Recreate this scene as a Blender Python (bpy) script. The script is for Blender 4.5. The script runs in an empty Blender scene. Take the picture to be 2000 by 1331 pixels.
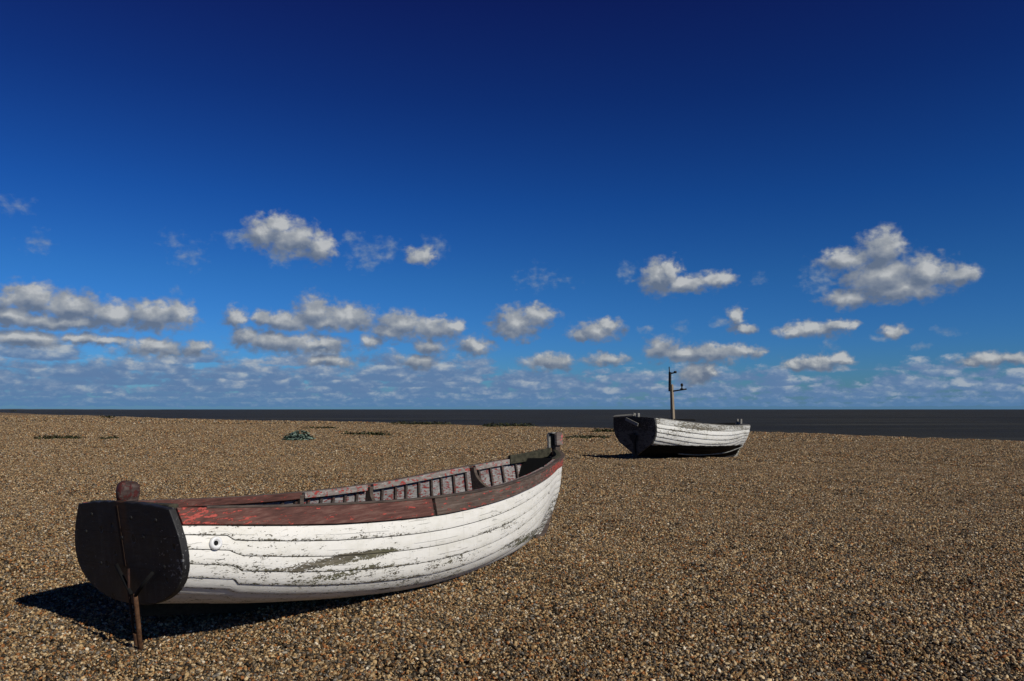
import bpy, bmesh, math, random
import numpy as np
from mathutils import Vector, Matrix, Euler

SC = bpy.context.scene
COL = SC.collection
R = math.radians
random.seed(7)
RNG = np.random.default_rng(11)

# ------------------------------------------------------------------ camera
cam_d = bpy.data.cameras.new("camera")
cam_d.lens = 28.0
cam_d.sensor_width = 36.0
cam_d.clip_start = 0.1
cam_d.clip_end = 200000.0
cam = bpy.data.objects.new("camera", cam_d)
COL.objects.link(cam)
cam.location = (0, 0, 1.6)
PITCH = math.atan(134.5 / 1556.0)
cam.rotation_euler = (math.pi / 2 + PITCH, 0, 0)
SC.camera = cam

# ------------------------------------------------------------------ exposure
SC.view_settings.view_transform = 'Standard'
SC.view_settings.look = 'None'
SC.view_settings.exposure = 0.0
SC.view_settings.gamma = 1.0

# ------------------------------------------------------------------ sun
SUN_AZ = Vector((0.76, -0.65, 0)).normalized()
SUN_EL = R(35)
sun_dir = SUN_AZ * math.cos(SUN_EL) + Vector((0, 0, math.sin(SUN_EL)))
sd = bpy.data.lights.new("sun", 'SUN')
sd.energy = 3.9
sd.angle = R(0.5)
sd.color = (1.0, 0.95, 0.87)
sun = bpy.data.objects.new("sun", sd)
sun.rotation_euler = sun_dir.to_track_quat('Z', 'Y').to_euler()
COL.objects.link(sun)


# ------------------------------------------------------------------ node helpers
class NT:
    def __init__(self, tree):
        self.t = tree
        self.n = tree.nodes
        self.l = tree.links

    def new(self, typ, **kw):
        nd = self.n.new(typ)
        for k, v in kw.items():
            setattr(nd, k, v)
        return nd

    def put(self, sock, v):
        if isinstance(v, bpy.types.NodeSocket):
            self.l.new(v, sock)
        elif v is not None:
            if hasattr(sock.default_value, '__len__') and not hasattr(v, '__len__'):
                v = [v] * len(sock.default_value)
            if hasattr(sock.default_value, '__len__') and len(sock.default_value) == 4 and len(v) == 3:
                v = list(v) + [1]
            sock.default_value = v

    def m(self, op, a, b=None, c=None, clamp=False):
        nd = self.new('ShaderNodeMath', operation=op, use_clamp=clamp)
        for i, v in enumerate((a, b, c)):
            if v is not None:
                self.put(nd.inputs[i], v)
        return nd.outputs[0]

    def v(self, op, a, b=None, c=None, out=0):
        nd = self.new('ShaderNodeVectorMath', operation=op)
        for i, x in enumerate((a, b, c)):
            if x is not None:
                self.put(nd.inputs[i], x)
        return nd.outputs['Value' if out else 'Vector']

    def xyz(self, x, y, z=0.0):
        nd = self.new('ShaderNodeCombineXYZ')
        for i, a in enumerate((x, y, z)):
            self.put(nd.inputs[i], a)
        return nd.outputs[0]

    def sep(self, a):
        nd = self.new('ShaderNodeSeparateXYZ')
        self.put(nd.inputs[0], a)
        return nd.outputs

    def noise(self, vec, scale=1.0, detail=3.0, rough=0.5, dims='3D', col=False, dist=0.0, w=None):
        nd = self.new('ShaderNodeTexNoise', noise_dimensions=dims)
        if vec is not None and dims != '1D':
            self.put(nd.inputs['Vector'], vec)
        if w is not None:
            self.put(nd.inputs['W'], w)
        self.put(nd.inputs['Scale'], scale)
        self.put(nd.inputs['Detail'], detail)
        self.put(nd.inputs['Roughness'], rough)
        self.put(nd.inputs['Distortion'], dist)
        return nd.outputs['Color' if col else 'Fac']

    def vor(self, vec, scale, feature='F1', out='Distance', rnd=1.0):
        nd = self.new('ShaderNodeTexVoronoi', feature=feature)
        self.put(nd.inputs['Vector'], vec)
        self.put(nd.inputs['Scale'], scale)
        self.put(nd.inputs['Randomness'], rnd)
        return nd.outputs[out]

    def ss(self, x, lo, hi, a=0.0, b=1.0):
        nd = self.new('ShaderNodeMapRange', interpolation_type='SMOOTHSTEP')
        self.put(nd.inputs['Value'], x)
        self.put(nd.inputs['From Min'], lo)
        self.put(nd.inputs['From Max'], hi)
        self.put(nd.inputs['To Min'], a)
        self.put(nd.inputs['To Max'], b)
        return nd.outputs['Result']

    def mix(self, f, a, b):
        nd = self.new('ShaderNodeMix', data_type='RGBA')
        self.put(nd.inputs[0], f)
        self.put(nd.inputs[6], a)
        self.put(nd.inputs[7], b)
        return nd.outputs[2]

    def ramp(self, f, stops, interp='LINEAR'):
        nd = self.new('ShaderNodeValToRGB')
        cr = nd.color_ramp
        cr.interpolation = interp
        while len(cr.elements) < len(stops):
            cr.elements.new(0.5)
        for e, (p, c) in zip(cr.elements, stops):
            e.position = p
            e.color = (*c, 1)
        self.put(nd.inputs[0], f)
        return nd.outputs[0]

    def bump(self, h, strength=0.5, dist=0.01, normal=None):
        nd = self.new('ShaderNodeBump')
        self.put(nd.inputs['Height'], h)
        nd.inputs['Strength'].default_value = strength
        nd.inputs['Distance'].default_value = dist
        if normal is not None:
            self.put(nd.inputs['Normal'], normal)
        return nd.outputs[0]

    def attr(self, name, out='Fac', typ='GEOMETRY'):
        nd = self.new('ShaderNodeAttribute', attribute_name=name, attribute_type=typ)
        return nd.outputs[out]


def material(name):
    mt = bpy.data.materials.new(name)
    mt.use_nodes = True
    t = NT(mt.node_tree)
    b = mt.node_tree.nodes['Principled BSDF']
    return mt, t, b


# ------------------------------------------------------------------ world: sky with clouds
F_PX, CX, CY = 1556.0, 1000.0, 665.5


def sky_angles(px, py):
    """compass bearing and elevation in degrees of a direction seen in the photograph"""
    u = (px - CX) / F_PX
    v = -(py - CY) / F_PX
    x, y, z = u, math.cos(PITCH) - v * math.sin(PITCH), math.sin(PITCH) + v * math.cos(PITCH)
    n = math.sqrt(x * x + y * y + z * z)
    return math.degrees(math.atan2(x, y)), math.degrees(math.asin(z / n))


# (x, y, half width, half height, thinness) of every cumulus lobe
CLOUDS = [
    (520, 456, 48, 34, 0), (572, 468, 62, 40, 0), (622, 484, 34, 32, 0), (468, 464, 40, 18, .35), (548, 500, 26, 18, .3), (545, 440, 30, 24, 0),
    (722, 492, 50, 26, .5), (762, 486, 24, 22, .45), (690, 466, 28, 14, .45), (715, 515, 34, 18, .5),
    (820, 502, 34, 22, .2), (856, 484, 24, 20, .4), (830, 490, 16, 22, .3),
    (1722, 488, 52, 46, 0), (1650, 508, 62, 24, .1), (1725, 540, 96, 48, 0), (1812, 536, 64, 40, 0), (1875, 536, 58, 24, 0), (1660, 582, 64, 22, .1), (1750, 568, 110, 26, 0), (1600, 545, 44, 30, .45), (1770, 560, 60, 30, 0),
    (1288, 545, 46, 38, 0), (1345, 556, 60, 20, 0), (1400, 544, 40, 18, 0), (1225, 530, 18, 18, .3), (1310, 528, 22, 26, .1), (1480, 545, 24, 14, .6),
    (55, 584, 80, 34, 0), (140, 602, 88, 34, 0), (220, 616, 78, 32, 0), (305, 616, 80, 34, 0), (20, 616, 66, 26, 0), (120, 628, 150, 18, 0), (345, 616, 46, 30, 0),
    (50, 660, 105, 20, 0), (160, 662, 60, 14, .1), (300, 678, 66, 20, 0), (215, 666, 50, 12, .2), (385, 680, 40, 16, .2),
    (612, 612, 48, 38, 0), (560, 628, 66, 22, 0), (680, 620, 70, 30, 0), (460, 622, 26, 24, .1), (640, 630, 100, 18, 0), (510, 622, 30, 16, .15),
    (780, 634, 55, 32, 0), (845, 642, 66, 24, 0), (760, 645, 40, 20, 0), (890, 636, 28, 16, .1),
    (545, 668, 100, 24, 0), (625, 674, 66, 20, 0), (478, 658, 40, 22, 0), (720, 664, 28, 16, .2),
    (1005, 634, 54, 34, 0), (1050, 616, 44, 24, 0), (1000, 648, 36, 18, 0),
    (1165, 646, 50, 24, 0), (1190, 634, 32, 16, 0), (1135, 656, 30, 14, .2),
    (1580, 643, 72, 18, 0), (1640, 632, 40, 12, 0), (1545, 648, 36, 14, .1),
    (1438, 618, 26, 20, .2), (1450, 643, 34, 12, .2), (1410, 630, 24, 10, .3),
    (1380, 690, 110, 20, 0), (1295, 682, 44, 26, .2), (1335, 690, 60, 18, 0), (1460, 686, 40, 12, .2),
    (1600, 710, 66, 16, 0), (1640, 702, 36, 14, 0), (1560, 716, 34, 10, .1),
    (1930, 702, 52, 18, 0), (1980, 700, 40, 14, .1), (1895, 712, 30, 10, .1),
    (1745, 648, 34, 14, .2), (1720, 660, 26, 8, .4), (1330, 640, 20, 12, .4), (1265, 646, 18, 8, .5), (1615, 676, 24, 10, .4), (1850, 648, 30, 10, .55), (1795, 678, 20, 8, .5),
    (75, 472, 34, 20, .45), (370, 498, 34, 26, .55), (335, 470, 34, 22, .7), (1045, 545, 44, 26, .68), (1100, 548, 34, 14, .72), (25, 405, 50, 22, .68), (340, 570, 16, 12, .65),
    (1075, 706, 60, 18, .05), (925, 676, 44, 22, .1), (1360, 728, 40, 24, 0), (1382, 722, 18, 20, 0), (640, 706, 60, 14, .2), (1185, 704, 54, 14, .2), (840, 676, 40, 18, .25), (815, 706, 50, 16, .2),
]


def cloud_field_group(name, lobes):
    g = bpy.data.node_groups.new(name, 'ShaderNodeTree')
    g.interface.new_socket("Angles", in_out='INPUT', socket_type='NodeSocketVector')
    g.interface.new_socket("Field", in_out='OUTPUT', socket_type='NodeSocketFloat')
    t = NT(g)
    gi = t.new('NodeGroupInput')
    go = t.new('NodeGroupOutput')
    p = gi.outputs[0]
    # billowing edges: the coordinates are pushed about by two sizes of noise
    n1 = t.noise(p, 0.5, 2.0, 0.5, col=True)
    n2 = t.noise(p, 1.7, 3.0, 0.6, col=True)
    d = t.v('MULTIPLY_ADD', n1, (1.1, 0.6, 0), (-0.55, -0.30, 0))
    d2 = t.v('MULTIPLY_ADD', n2, (0.9, 0.6, 0), (-0.45, -0.30, 0))
    q = t.v('ADD', t.v('ADD', p, d), d2)
    best = None
    for (px, py, rx, ry, thin) in lobes:
        az, el = sky_angles(px, py)
        ax = abs(sky_angles(px + rx, py)[0] - az) * 1.13
        ay = abs(sky_angles(px, py - ry)[1] - el) * 1.2
        ln = t.v('LENGTH', t.v('MULTIPLY_ADD', q, (1 / ax, 1 / ay, 0), (-az / ax, -el / ay, thin)), out=1)
        if best is None:
            best = ln
        else:
            nd = t.new('ShaderNodeMath', operation='SMOOTH_MIN')
            t.put(nd.inputs[0], best)
            t.put(nd.inputs[1], ln)
            nd.inputs[2].default_value = 0.12
            best = nd.outputs[0]
    t.put(go.inputs[0], t.m('SUBTRACT', 1.0, best))
    return g


def build_world():
    w = bpy.data.worlds.new("World")
    SC.world = w
    w.use_nodes = True
    t = NT(w.node_tree)
    bg = w.node_tree.nodes['Background']
    STR = 0.1
    bg.inputs['Strength'].default_value = STR
    sky = t.new('ShaderNodeTexSky', sky_type='NISHITA')
    sky.sun_disc = False
    sky.sun_elevation = SUN_EL
    sky.sun_rotation = math.atan2(SUN_AZ.x, SUN_AZ.y)
    sky.altitude = 0
    sky.air_density = 1.0
    sky.dust_density = 0.3
    sky.ozone_density = 3.0
    D = t.new('ShaderNodeTexCoord').outputs['Generated']
    x, y, z = t.sep(t.v('NORMALIZE', D))[:]
    el = t.m('MULTIPLY', t.m('ARCSINE', z), 57.29578)
    az = t.m('MULTIPLY', t.m('ARCTAN2', x, y), 57.29578)
    # clear air as a polarising filter leaves it: deep blue, paler to the horizon; dimmed further overhead to deepen shadows
    g = t.new('ShaderNodeGamma')
    t.put(g.inputs[0], t.v('MULTIPLY', sky.outputs[0], (0.1, 0.1, 0.1)))
    g.inputs[1].default_value = 1.35
    tint = t.ramp(t.m('DIVIDE', el, 60.0, clamp=True), SKY_TINT)
    clear = t.v('MULTIPLY', g.outputs[0], tint)
    p = t.xyz(az, el, 0.0)

    solid = cloud_field_group("cumulus_field", [c for c in CLOUDS if c[4] < 0.3])
    wispy = cloud_field_group("wisp_field", [c for c in CLOUDS if c[4] >= 0.3])

    def field(vec, fld=solid):
        nd = t.new('ShaderNodeGroup')
        nd.node_tree = fld
        t.put(nd.inputs[0], vec)
        return nd.outputs[0]
    pz_ = t.v('MULTIPLY', p, (1.0, 1.3, 1.0))
    size = t.m('MULTIPLY_ADD', el, 0.05, 0.20)
    fine = t.noise(pz_, 1.4, 5.0, 0.52)
    puff = t.noise(pz_, 0.9, 3.0, 0.5)
    puff = t.m('ABSOLUTE', t.m('MULTIPLY_ADD', puff, 2.0, -1.0))       # creases between rounded heads
    wisp = t.m('ADD', t.m('MULTIPLY_ADD', fine, 1.0, -0.50), t.m('MULTIPLY_ADD', puff, 0.5, -0.10))
    F0 = field(p)
    F1 = field(t.v('ADD', p, t.xyz(t.m('MULTIPLY', size, 0.5), size, 0.0)))
    dens = t.m('ADD', F0, wisp)
    alpha = t.ss(dens, -0.10, 0.56)
    Fw = t.m('ADD', field(p, wispy), t.m('MULTIPLY_ADD', fine, 2.0, -1.0))
    alpha_w = t.ss(Fw, -0.15, 1.25, 0.0, 0.75)
    # light comes from above and behind the viewer: only what has much cloud over it is dark
    up = t.m('ADD', F1, t.m('MULTIPLY', wisp, 0.45))
    lit = t.ss(t.m('ADD', t.m('SUBTRACT', F1, F0), t.m('MULTIPLY', wisp, 0.25)), -0.70, 0.36, 1.0, 0.0)
    soft = t.noise(t.v('ADD', pz_, (3.3, 1.7, 0)), 0.75, 3.0, 0.45)
    tone = t.m('ADD', t.m('MULTIPLY', lit, 0.95), t.m('MULTIPLY_ADD', soft, 1.7, -0.83), clamp=True)
    tone = t.m('MULTIPLY', tone, t.ss(dens, -0.05, 0.6, 0.5, 1.0))
    ccol = t.ramp(tone, [(0.0, (0.125, 0.165, 0.24)), (0.35, (0.215, 0.25, 0.31)), (0.7, (0.325, 0.35, 0.38)), (1.0, (0.49, 0.505, 0.515))])
    wcol = t.ramp(fine, [(0.4, (0.15, 0.225, 0.34)), (0.7, (0.28, 0.34, 0.41))])
    haze_c = (0.095, 0.205, 0.39)

    # the deck of far clouds: ranks of flat-based cumulus, each smaller and nearer to the horizon
    col = clear
    rows = [  # base elevation, height, size in degrees, threshold at left, at right, haze, seed
        (0.25, 0.35, 1.0, 0.31, 0.34, 0.66, 3.1), (0.55, 0.45, 1.2, 0.31, 0.35, 0.52, 7.7), (0.90, 0.55, 1.5, 0.32, 0.36, 0.42, 1.9),
        (1.25, 0.70, 1.9, 0.33, 0.39, 0.32, 5.3), (1.65, 0.80, 2.3, 0.34, 0.42, 0.25, 9.2), (2.1, 0.90, 2.7, 0.36, 0.47, 0.18, 4.4), (2.6, 1.0, 3.0, 0.39, 0.54, 0.12, 8.5), (3.2, 1.1, 3.2, 0.43, 0.63, 0.07, 12.5),
    ]
    for (b, h, s, th0, th1, hz, seed) in rows:
        rel = t.m('DIVIDE', t.m('SUBTRACT', el, b), h)
        pv = t.xyz(t.m('MULTIPLY_ADD', az, 1.0 / s, seed * 7), t.m('MULTIPLY_ADD', el, 1.7 / s, seed * 3), seed)
        n = t.noise(pv, 1.0, 6.0, 0.6)
        th = t.ss(az, -8.0, 14.0, th0, th1)
        body = t.m('SUBTRACT', n, th)
        above = t.m('MULTIPLY', t.m('POWER', t.m('MAXIMUM', rel, 0.0), 1.6), 0.16)
        below = t.m('MULTIPLY', t.m('MAXIMUM', t.m('MULTIPLY', rel, -1.0), 0.0), 0.9)
        dd = t.m('SUBTRACT', t.m('SUBTRACT', body, above), below)
        a = t.ss(dd, -0.05, 0.11)
        pv2 = t.v('ADD', pv, (0.12, 0.42, 0.0))
        n2 = t.noise(pv2, 1.0, 4.0, 0.6)
        sh = t.m('ADD', t.ss(rel, -0.2, 1.5, 0.0, 0.62), t.m('MULTIPLY', t.m('SUBTRACT', n, n2), 4.2), clamp=True)
        rc = t.ramp(sh, [(0.0, (0.115, 0.20, 0.36)), (0.45, (0.20, 0.28, 0.415)), (1.0, (0.43, 0.475, 0.515))])
        rc = t.mix(hz, rc, haze_c)
        col = t.mix(t.m('MULTIPLY', a, 0.97 - hz * 0.18), col, rc)
    col = t.mix(alpha_w, col, wcol)
    col = t.mix(t.m('MULTIPLY', alpha, 0.96), col, ccol)
    # thin air haze on the horizon itself
    col = t.mix(t.ss(el, 0.0, 1.3, 0.6, 0.0), col, (0.085, 0.20, 0.385))
    t.put(bg.inputs['Color'], t.v('MULTIPLY', col, (1 / STR,) * 3))
    w.cycles.sampling_method = 'MANUAL'
    w.cycles.sample_map_resolution = 512


SKY_TINT = [(0, (0.203, 0.434, 0.803)), (0.073, (0.158, 0.421, 0.866)), (0.153, (0.13, 0.4, 0.764)), (0.243, (0.084, 0.32, 0.718)), (0.36, (0.073, 0.207, 0.565)), (0.463, (0.091, 0.14, 0.468)), (0.62, (0.04, 0.05, 0.12)), (1, (0.03, 0.035, 0.06))]  # highest stops, out of view, are dimmed to cut the sky's fill light
build_world()


# ------------------------------------------------------------------ object helpers
def tag(o, label=None, cat=None, group=None, kind=None):
    if label:
        o['label'] = label
    if cat:
        o['category'] = cat
    if group:
        o['group'] = group
    if kind:
        o['kind'] = kind
    return o


def empty(name, loc, rot=(0, 0, 0)):
    o = bpy.data.objects.new(name, None)
    o.empty_display_size = 0.2
    o.location = loc
    o.rotation_euler = rot
    COL.objects.link(o)
    return o


def mesh_obj(name, verts, faces, mat, parent=None, smooth=True, attrs=None):
    me = bpy.data.meshes.new(name)
    me.from_pydata([tuple(map(float, v)) for v in verts], [], faces)
    me.validate()
    if attrs:
        for k, vals in attrs.items():
            a = me.attributes.new(k, 'FLOAT', 'POINT')
            a.data.foreach_set('value', np.asarray(vals, dtype=np.float32))
    if smooth:
        me.polygons.foreach_set('use_smooth', [True] * len(me.polygons))
    me.materials.append(mat)
    o = bpy.data.objects.new(name, me)
    COL.objects.link(o)
    if parent:
        o.parent = parent
    return o


class MB:
    """collects vertices and faces for one mesh"""

    def __init__(self):
        self.v, self.f, self.a = [], [], []

    def add(self, vs, fs, a=0.0):
        k = len(self.v)
        self.v += [tuple(p) for p in vs]
        self.a += ([a] * len(vs) if not hasattr(a, '__len__') else list(a))
        self.f += [[i + k for i in q] for q in fs]

    def grid(self, rows, a=None, flip=False, closed=False):
        """rows: list of equal-length point lists"""
        n = len(rows[0])
        vs = [p for r in rows for p in r]
        fs = []
        for i in range(len(rows) - 1):
            for j in range(n if closed else n - 1):
                j2 = (j + 1) % n
                q = [i * n + j, i * n + j2, (i + 1) * n + j2, (i + 1) * n + j]
                fs.append(q[::-1] if flip else q)
        self.add(vs, fs, a if a is not None else 0.0)

    def sweep(self, rings, cap=True):
        n = len(rings[0])
        k = len(self.v)
        self.grid(rings, closed=True)
        if cap:
            self.f.append([k + j for j in range(n)][::-1])
            self.f.append([k + (len(rings) - 1) * n + j for j in range(n)])

    def box(self, c, s, rot=None):
        vs = []
        for dx in (-1, 1):
            for dy in (-1, 1):
                for dz in (-1, 1):
                    p = Vector((dx * s[0] / 2, dy * s[1] / 2, dz * s[2] / 2))
                    if rot is not None:
                        p = rot @ p
                    vs.append(tuple(p + Vector(c)))
        self.add(vs, [[0, 1, 3, 2], [4, 6, 7, 5], [0, 4, 5, 1], [2, 3, 7, 6], [0, 2, 6, 4], [1, 5, 7, 3]])

    def tube(self, pts, rad, n=10):
        pts = [Vector(p) for p in pts]
        rads = rad if hasattr(rad, '__len__') else [rad] * len(pts)
        rings = []
        for i, p in enumerate(pts):
            tg = (pts[min(i + 1, len(pts) - 1)] - pts[max(i - 1, 0)]).normalized()
            a = tg.orthogonal().normalized()
            if i and rings:
                a = (prev - tg * prev.dot(tg)).normalized()
            prev = a
            b = tg.cross(a)
            rings.append([tuple(p + (a * math.cos(2 * math.pi * k / n) + b * math.sin(2 * math.pi * k / n)) * rads[i]) for k in range(n)])
        self.sweep(rings)

    def build(self, name, mat, parent=None, smooth=False, bevel=0.0, seg=2, attr=None, fix=True):
        o = mesh_obj(name, self.v, self.f, mat, parent, smooth, {attr: self.a} if attr else None)
        if fix:
            bm = bmesh.new()
            bm.from_mesh(o.data)
            bmesh.ops.recalc_face_normals(bm, faces=bm.faces)
            bm.to_mesh(o.data)
            bm.free()
        if bevel:
            md = o.modifiers.new("bevel", 'BEVEL')
            md.width = bevel
            md.segments = seg
            md.limit_method = 'ANGLE'
            md.angle_limit = R(35)
            if not smooth:
                o.data.polygons.foreach_set('use_smooth', [True] * len(o.data.polygons))
                md.harden_normals = True
        return o


# ------------------------------------------------------------------ materials
WORN = {}


def mat_white_planks(name, white, wear, bottom=None, local_patch=True):
    """old white gloss paint flaking off weathered clinker planks"""
    mt, t, b = material(name)
    P = t.new('ShaderNodeTexCoord').outputs['Object']
    px, py, pz = t.sep(P)[:]
    edge = t.attr('edge')           # 0 at a plank's lower edge, 1 at its upper edge
    ps = t.v('MULTIPLY', P, (0.16, 1.0, 1.0))
    big = t.noise(ps, 3.2, 3.0, 0.55)
    mid = t.noise(t.v('MULTIPLY', P, (0.30, 1, 1)), 30.0, 6.0, 0.74)
    fleck = t.noise(t.v('MULTIPLY', P, (0.40, 1, 1)), 105.0, 3.0, 0.65)
    near_edge = t.m('ADD', t.ss(edge, 0.0, 0.20, 0.06, 0.0), t.ss(edge, 0.72, 0.87, 0.0, 0.035))
    m = t.m('ADD', t.m('MULTIPLY', big, 0.24), t.m('MULTIPLY', mid, 0.42))
    m = t.m('ADD', m, t.m('MULTIPLY', fleck, 0.34))
    m = t.m('ADD', m, near_edge)
    moss_extra = 0.0
    if local_patch:
        # the big bare patch low on the quarter, and the worn forefoot
        def spot(cx, cz, rx, rz, amt):
            q = t.v('LENGTH', t.v('MULTIPLY_ADD', t.xyz(px, pz, 0), (1 / rx, 1 / rz, 0), (-cx / rx, -cz / rz, 0)), out=1)
            return t.ss(q, 0.55, 1.15, amt, 0.0)
        sp = t.m('MAXIMUM', spot(1.30, 0.42, 0.62, 0.045, 0.115), spot(1.15, 0.30, 0.4, 0.03, 0.045))
        sp = t.m('MAXIMUM', sp, spot(2.6, 0.22, 0.5, 0.06, 0.06))
        sp = t.m('MAXIMUM', sp, spot(3.3, 0.42, 0.5, 0.05, 0.06))
        sp = t.m('MAXIMUM', sp, spot(5.45, 0.3, 0.5, 0.3, 0.08))
        sp = t.m('MAXIMUM', sp, spot(4.2, 0.2, 0.9, 0.07, 0.09))
        sp = t.m('MAXIMUM', sp, spot(0.35, 0.74, 0.3, 0.05, 0.05))
        m = t.m('ADD', m, sp)
        moss_extra = sp
    mask = t.ss(m, wear, wear + 0.022)
    # dark line of grime and painted lap shade under the plank above, and a hairline where the lap is riveted
    brk = t.noise(t.v('MULTIPLY', P, (0.25, 1, 1)), 30.0, 3.0, 0.6)
    lap = t.m('MULTIPLY', t.ss(edge, 0.800, 0.820), t.ss(brk, 0.26, 0.40, 0.70, 1.0))
    hair = t.m('MULTIPLY', t.ss(t.m('ABSOLUTE', t.m('SUBTRACT', edge, 0.30)), 0.008, 0.022, 1.0, 0.0), t.ss(t.noise(t.v('MULTIPLY', P, (0.2, 1, 1)), 12.0, 3.0, 0.6), 0.50, 0.58))
    lines = t.m('MAXIMUM', lap, t.m('MULTIPLY', hair, 0.55))
    wood = t.ramp(t.noise(t.v('MULTIPLY', P, (0.12, 1, 1)), 42.0, 4.0, 0.7), [(0.25, (0.035, 0.03, 0.022)), (0.5, (0.12, 0.105, 0.075)), (0.75, (0.24, 0.21, 0.16))])
    green = t.ramp(t.noise(P, 30.0, 4.0, 0.7), [(0.3, (0.05, 0.06, 0.02)), (0.7, (0.16, 0.16, 0.07))])
    low = t.ss(pz, 0.2, 0.6, 0.75, 0.15)
    gm = t.m('MULTIPLY', t.ss(t.noise(ps, 5.0, 3.0, 0.6), 0.42, 0.6), low)
    under = t.mix(gm, wood, green)
    dirt = t.noise(t.v('MULTIPLY', P, (0.5, 1, 1)), 6.0, 6.0, 0.7)
    wcol = t.mix(t.ss(dirt, 0.42, 0.75, 0.0, 0.55), white, tuple(c * f for c, f in zip(white, (0.74, 0.73, 0.66))))
    runs = t.noise(t.v('MULTIPLY', P, (1.0, 1.0, 0.08)), 28.0, 3.0, 0.6)
    wcol = t.mix(t.ss(runs, 0.56, 0.75, 0.0, 0.35), wcol, tuple(c * f for c, f in zip(white, (0.62, 0.6, 0.52))))
    scratch = t.ss(t.noise(t.v('MULTIPLY', P, (0.06, 1, 1)), 55.0, 3.0, 0.6), 0.63, 0.68, 0.0, 0.55)
    wcol = t.mix(scratch, wcol, (0.28, 0.27, 0.23))
    col = t.mix(mask, wcol, under)
    col = t.mix(lines, col, (0.022, 0.020, 0.016))
    if bottom is not None:
        lvl = t.m('ADD', t.m('SUBTRACT', pz, bottom), t.m('MULTIPLY_ADD', t.noise(P, 7.0, 5.0, 0.7), 0.10, -0.05))
        bmask = t.ss(lvl, -0.012, 0.012, 1.0, 0.0)
        tar = t.ramp(t.noise(P, 20.0, 5.0, 0.7), [(0.3, (0.003, 0.003, 0.003)), (0.65, (0.006, 0.006, 0.006)), (0.85, (0.025, 0.025, 0.018))])
        col = t.mix(bmask, col, tar)
        t.put(b.inputs['Specular IOR Level'], t.m('MULTIPLY_ADD', bmask, -0.26, 0.3))
    t.put(b.inputs['Base Color'], col)
    t.put(b.inputs['Roughness'], t.m('MULTIPLY_ADD', mask, 0.35, 0.5))
    if bottom is None:
        b.inputs['Specular IOR Level'].default_value = 0.3
    h = t.m('SUBTRACT', t.m('MULTIPLY', t.noise(t.v('MULTIPLY', P, (0.1, 1, 1)), 60.0, 4.0, 0.6), 0.35), t.m('MULTIPLY', mask, 0.8))
    h = t.m('ADD', h, t.m('MULTIPLY', t.noise(P, 5.0, 3.0, 0.5), 1.2))
    t.put(b.inputs['Normal'], t.bump(h, 0.7, 0.006))
    return mt


def mat_peeling(name, paint, woods, amount, scale=9.0, ends=None, grey=None, stretch=0.14, rough=0.75):
    """paint of one colour worn away from wood; amount = how much paint is left (0..1)"""
    mt, t, b = material(name)
    P = t.new('ShaderNodeTexCoord').outputs['Object']
    px, py, pz = t.sep(P)[:]
    grain = t.noise(t.v('MULTIPLY', P, (0.07, 1, 1)), 48.0, 5.0, 0.7)
    blot = t.noise(t.v('MULTIPLY', P, (0.35, 1, 1)), 2.3, 4.0, 0.6)
    wood = t.ramp(t.m('ADD', t.m('MULTIPLY', grain, 0.65), t.m('MULTIPLY', blot, 0.35)), [(0.3, woods[0]), (0.5, woods[1]), (0.68, woods[2])])
    n = t.noise(t.v('MULTIPLY', P, (stretch * 1.6, 1, 1)), scale, 6.0, 0.7)
    if ends:
        e = t.m('ADD', t.ss(px, ends[0], ends[0] + 0.9, 0.13, 0.0), t.ss(px, ends[1], ends[1] + 1.0, 0.0, 0.13))
        n = t.m('ADD', n, e)
    mask = t.ss(n, 1.0 - amount, 1.0 - amount + 0.03)
    pc = t.mix(t.noise(P, 40.0, 4.0, 0.7), tuple(c * 0.55 for c in paint), tuple(min(1, c * 1.35) for c in paint))
    col = t.mix(mask, wood, pc)
    if grey:
        n2 = t.noise(t.v('MULTIPLY', P, (0.45, 1, 1.2)), 33.0, 5.0, 0.75)
        col = t.mix(t.ss(n2, grey[1], grey[1] + 0.05), col, grey[0])
    # nail heads and old filler along it
    sp = t.ss(t.vor(P, 26.0), 0.05, 0.085, 1.0, 0.0)
    pick = t.ss(t.noise(P, 9.0, 1.0), 0.6, 0.62)
    col = t.mix(t.m('MULTIPLY', sp, pick), col, (0.3, 0.27, 0.23))
    t.put(b.inputs['Base Color'], col)
    t.put(b.inputs['Roughness'], t.m('MULTIPLY_ADD', mask, -0.2, rough))
    b.inputs['Specular IOR Level'].default_value = 0.25
    h = t.m('ADD', t.m('MULTIPLY', grain, 1.1), t.m('MULTIPLY', mask, 0.35))
    t.put(b.inputs['Normal'], t.bump(h, 0.8, 0.006))
    return mt


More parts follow.
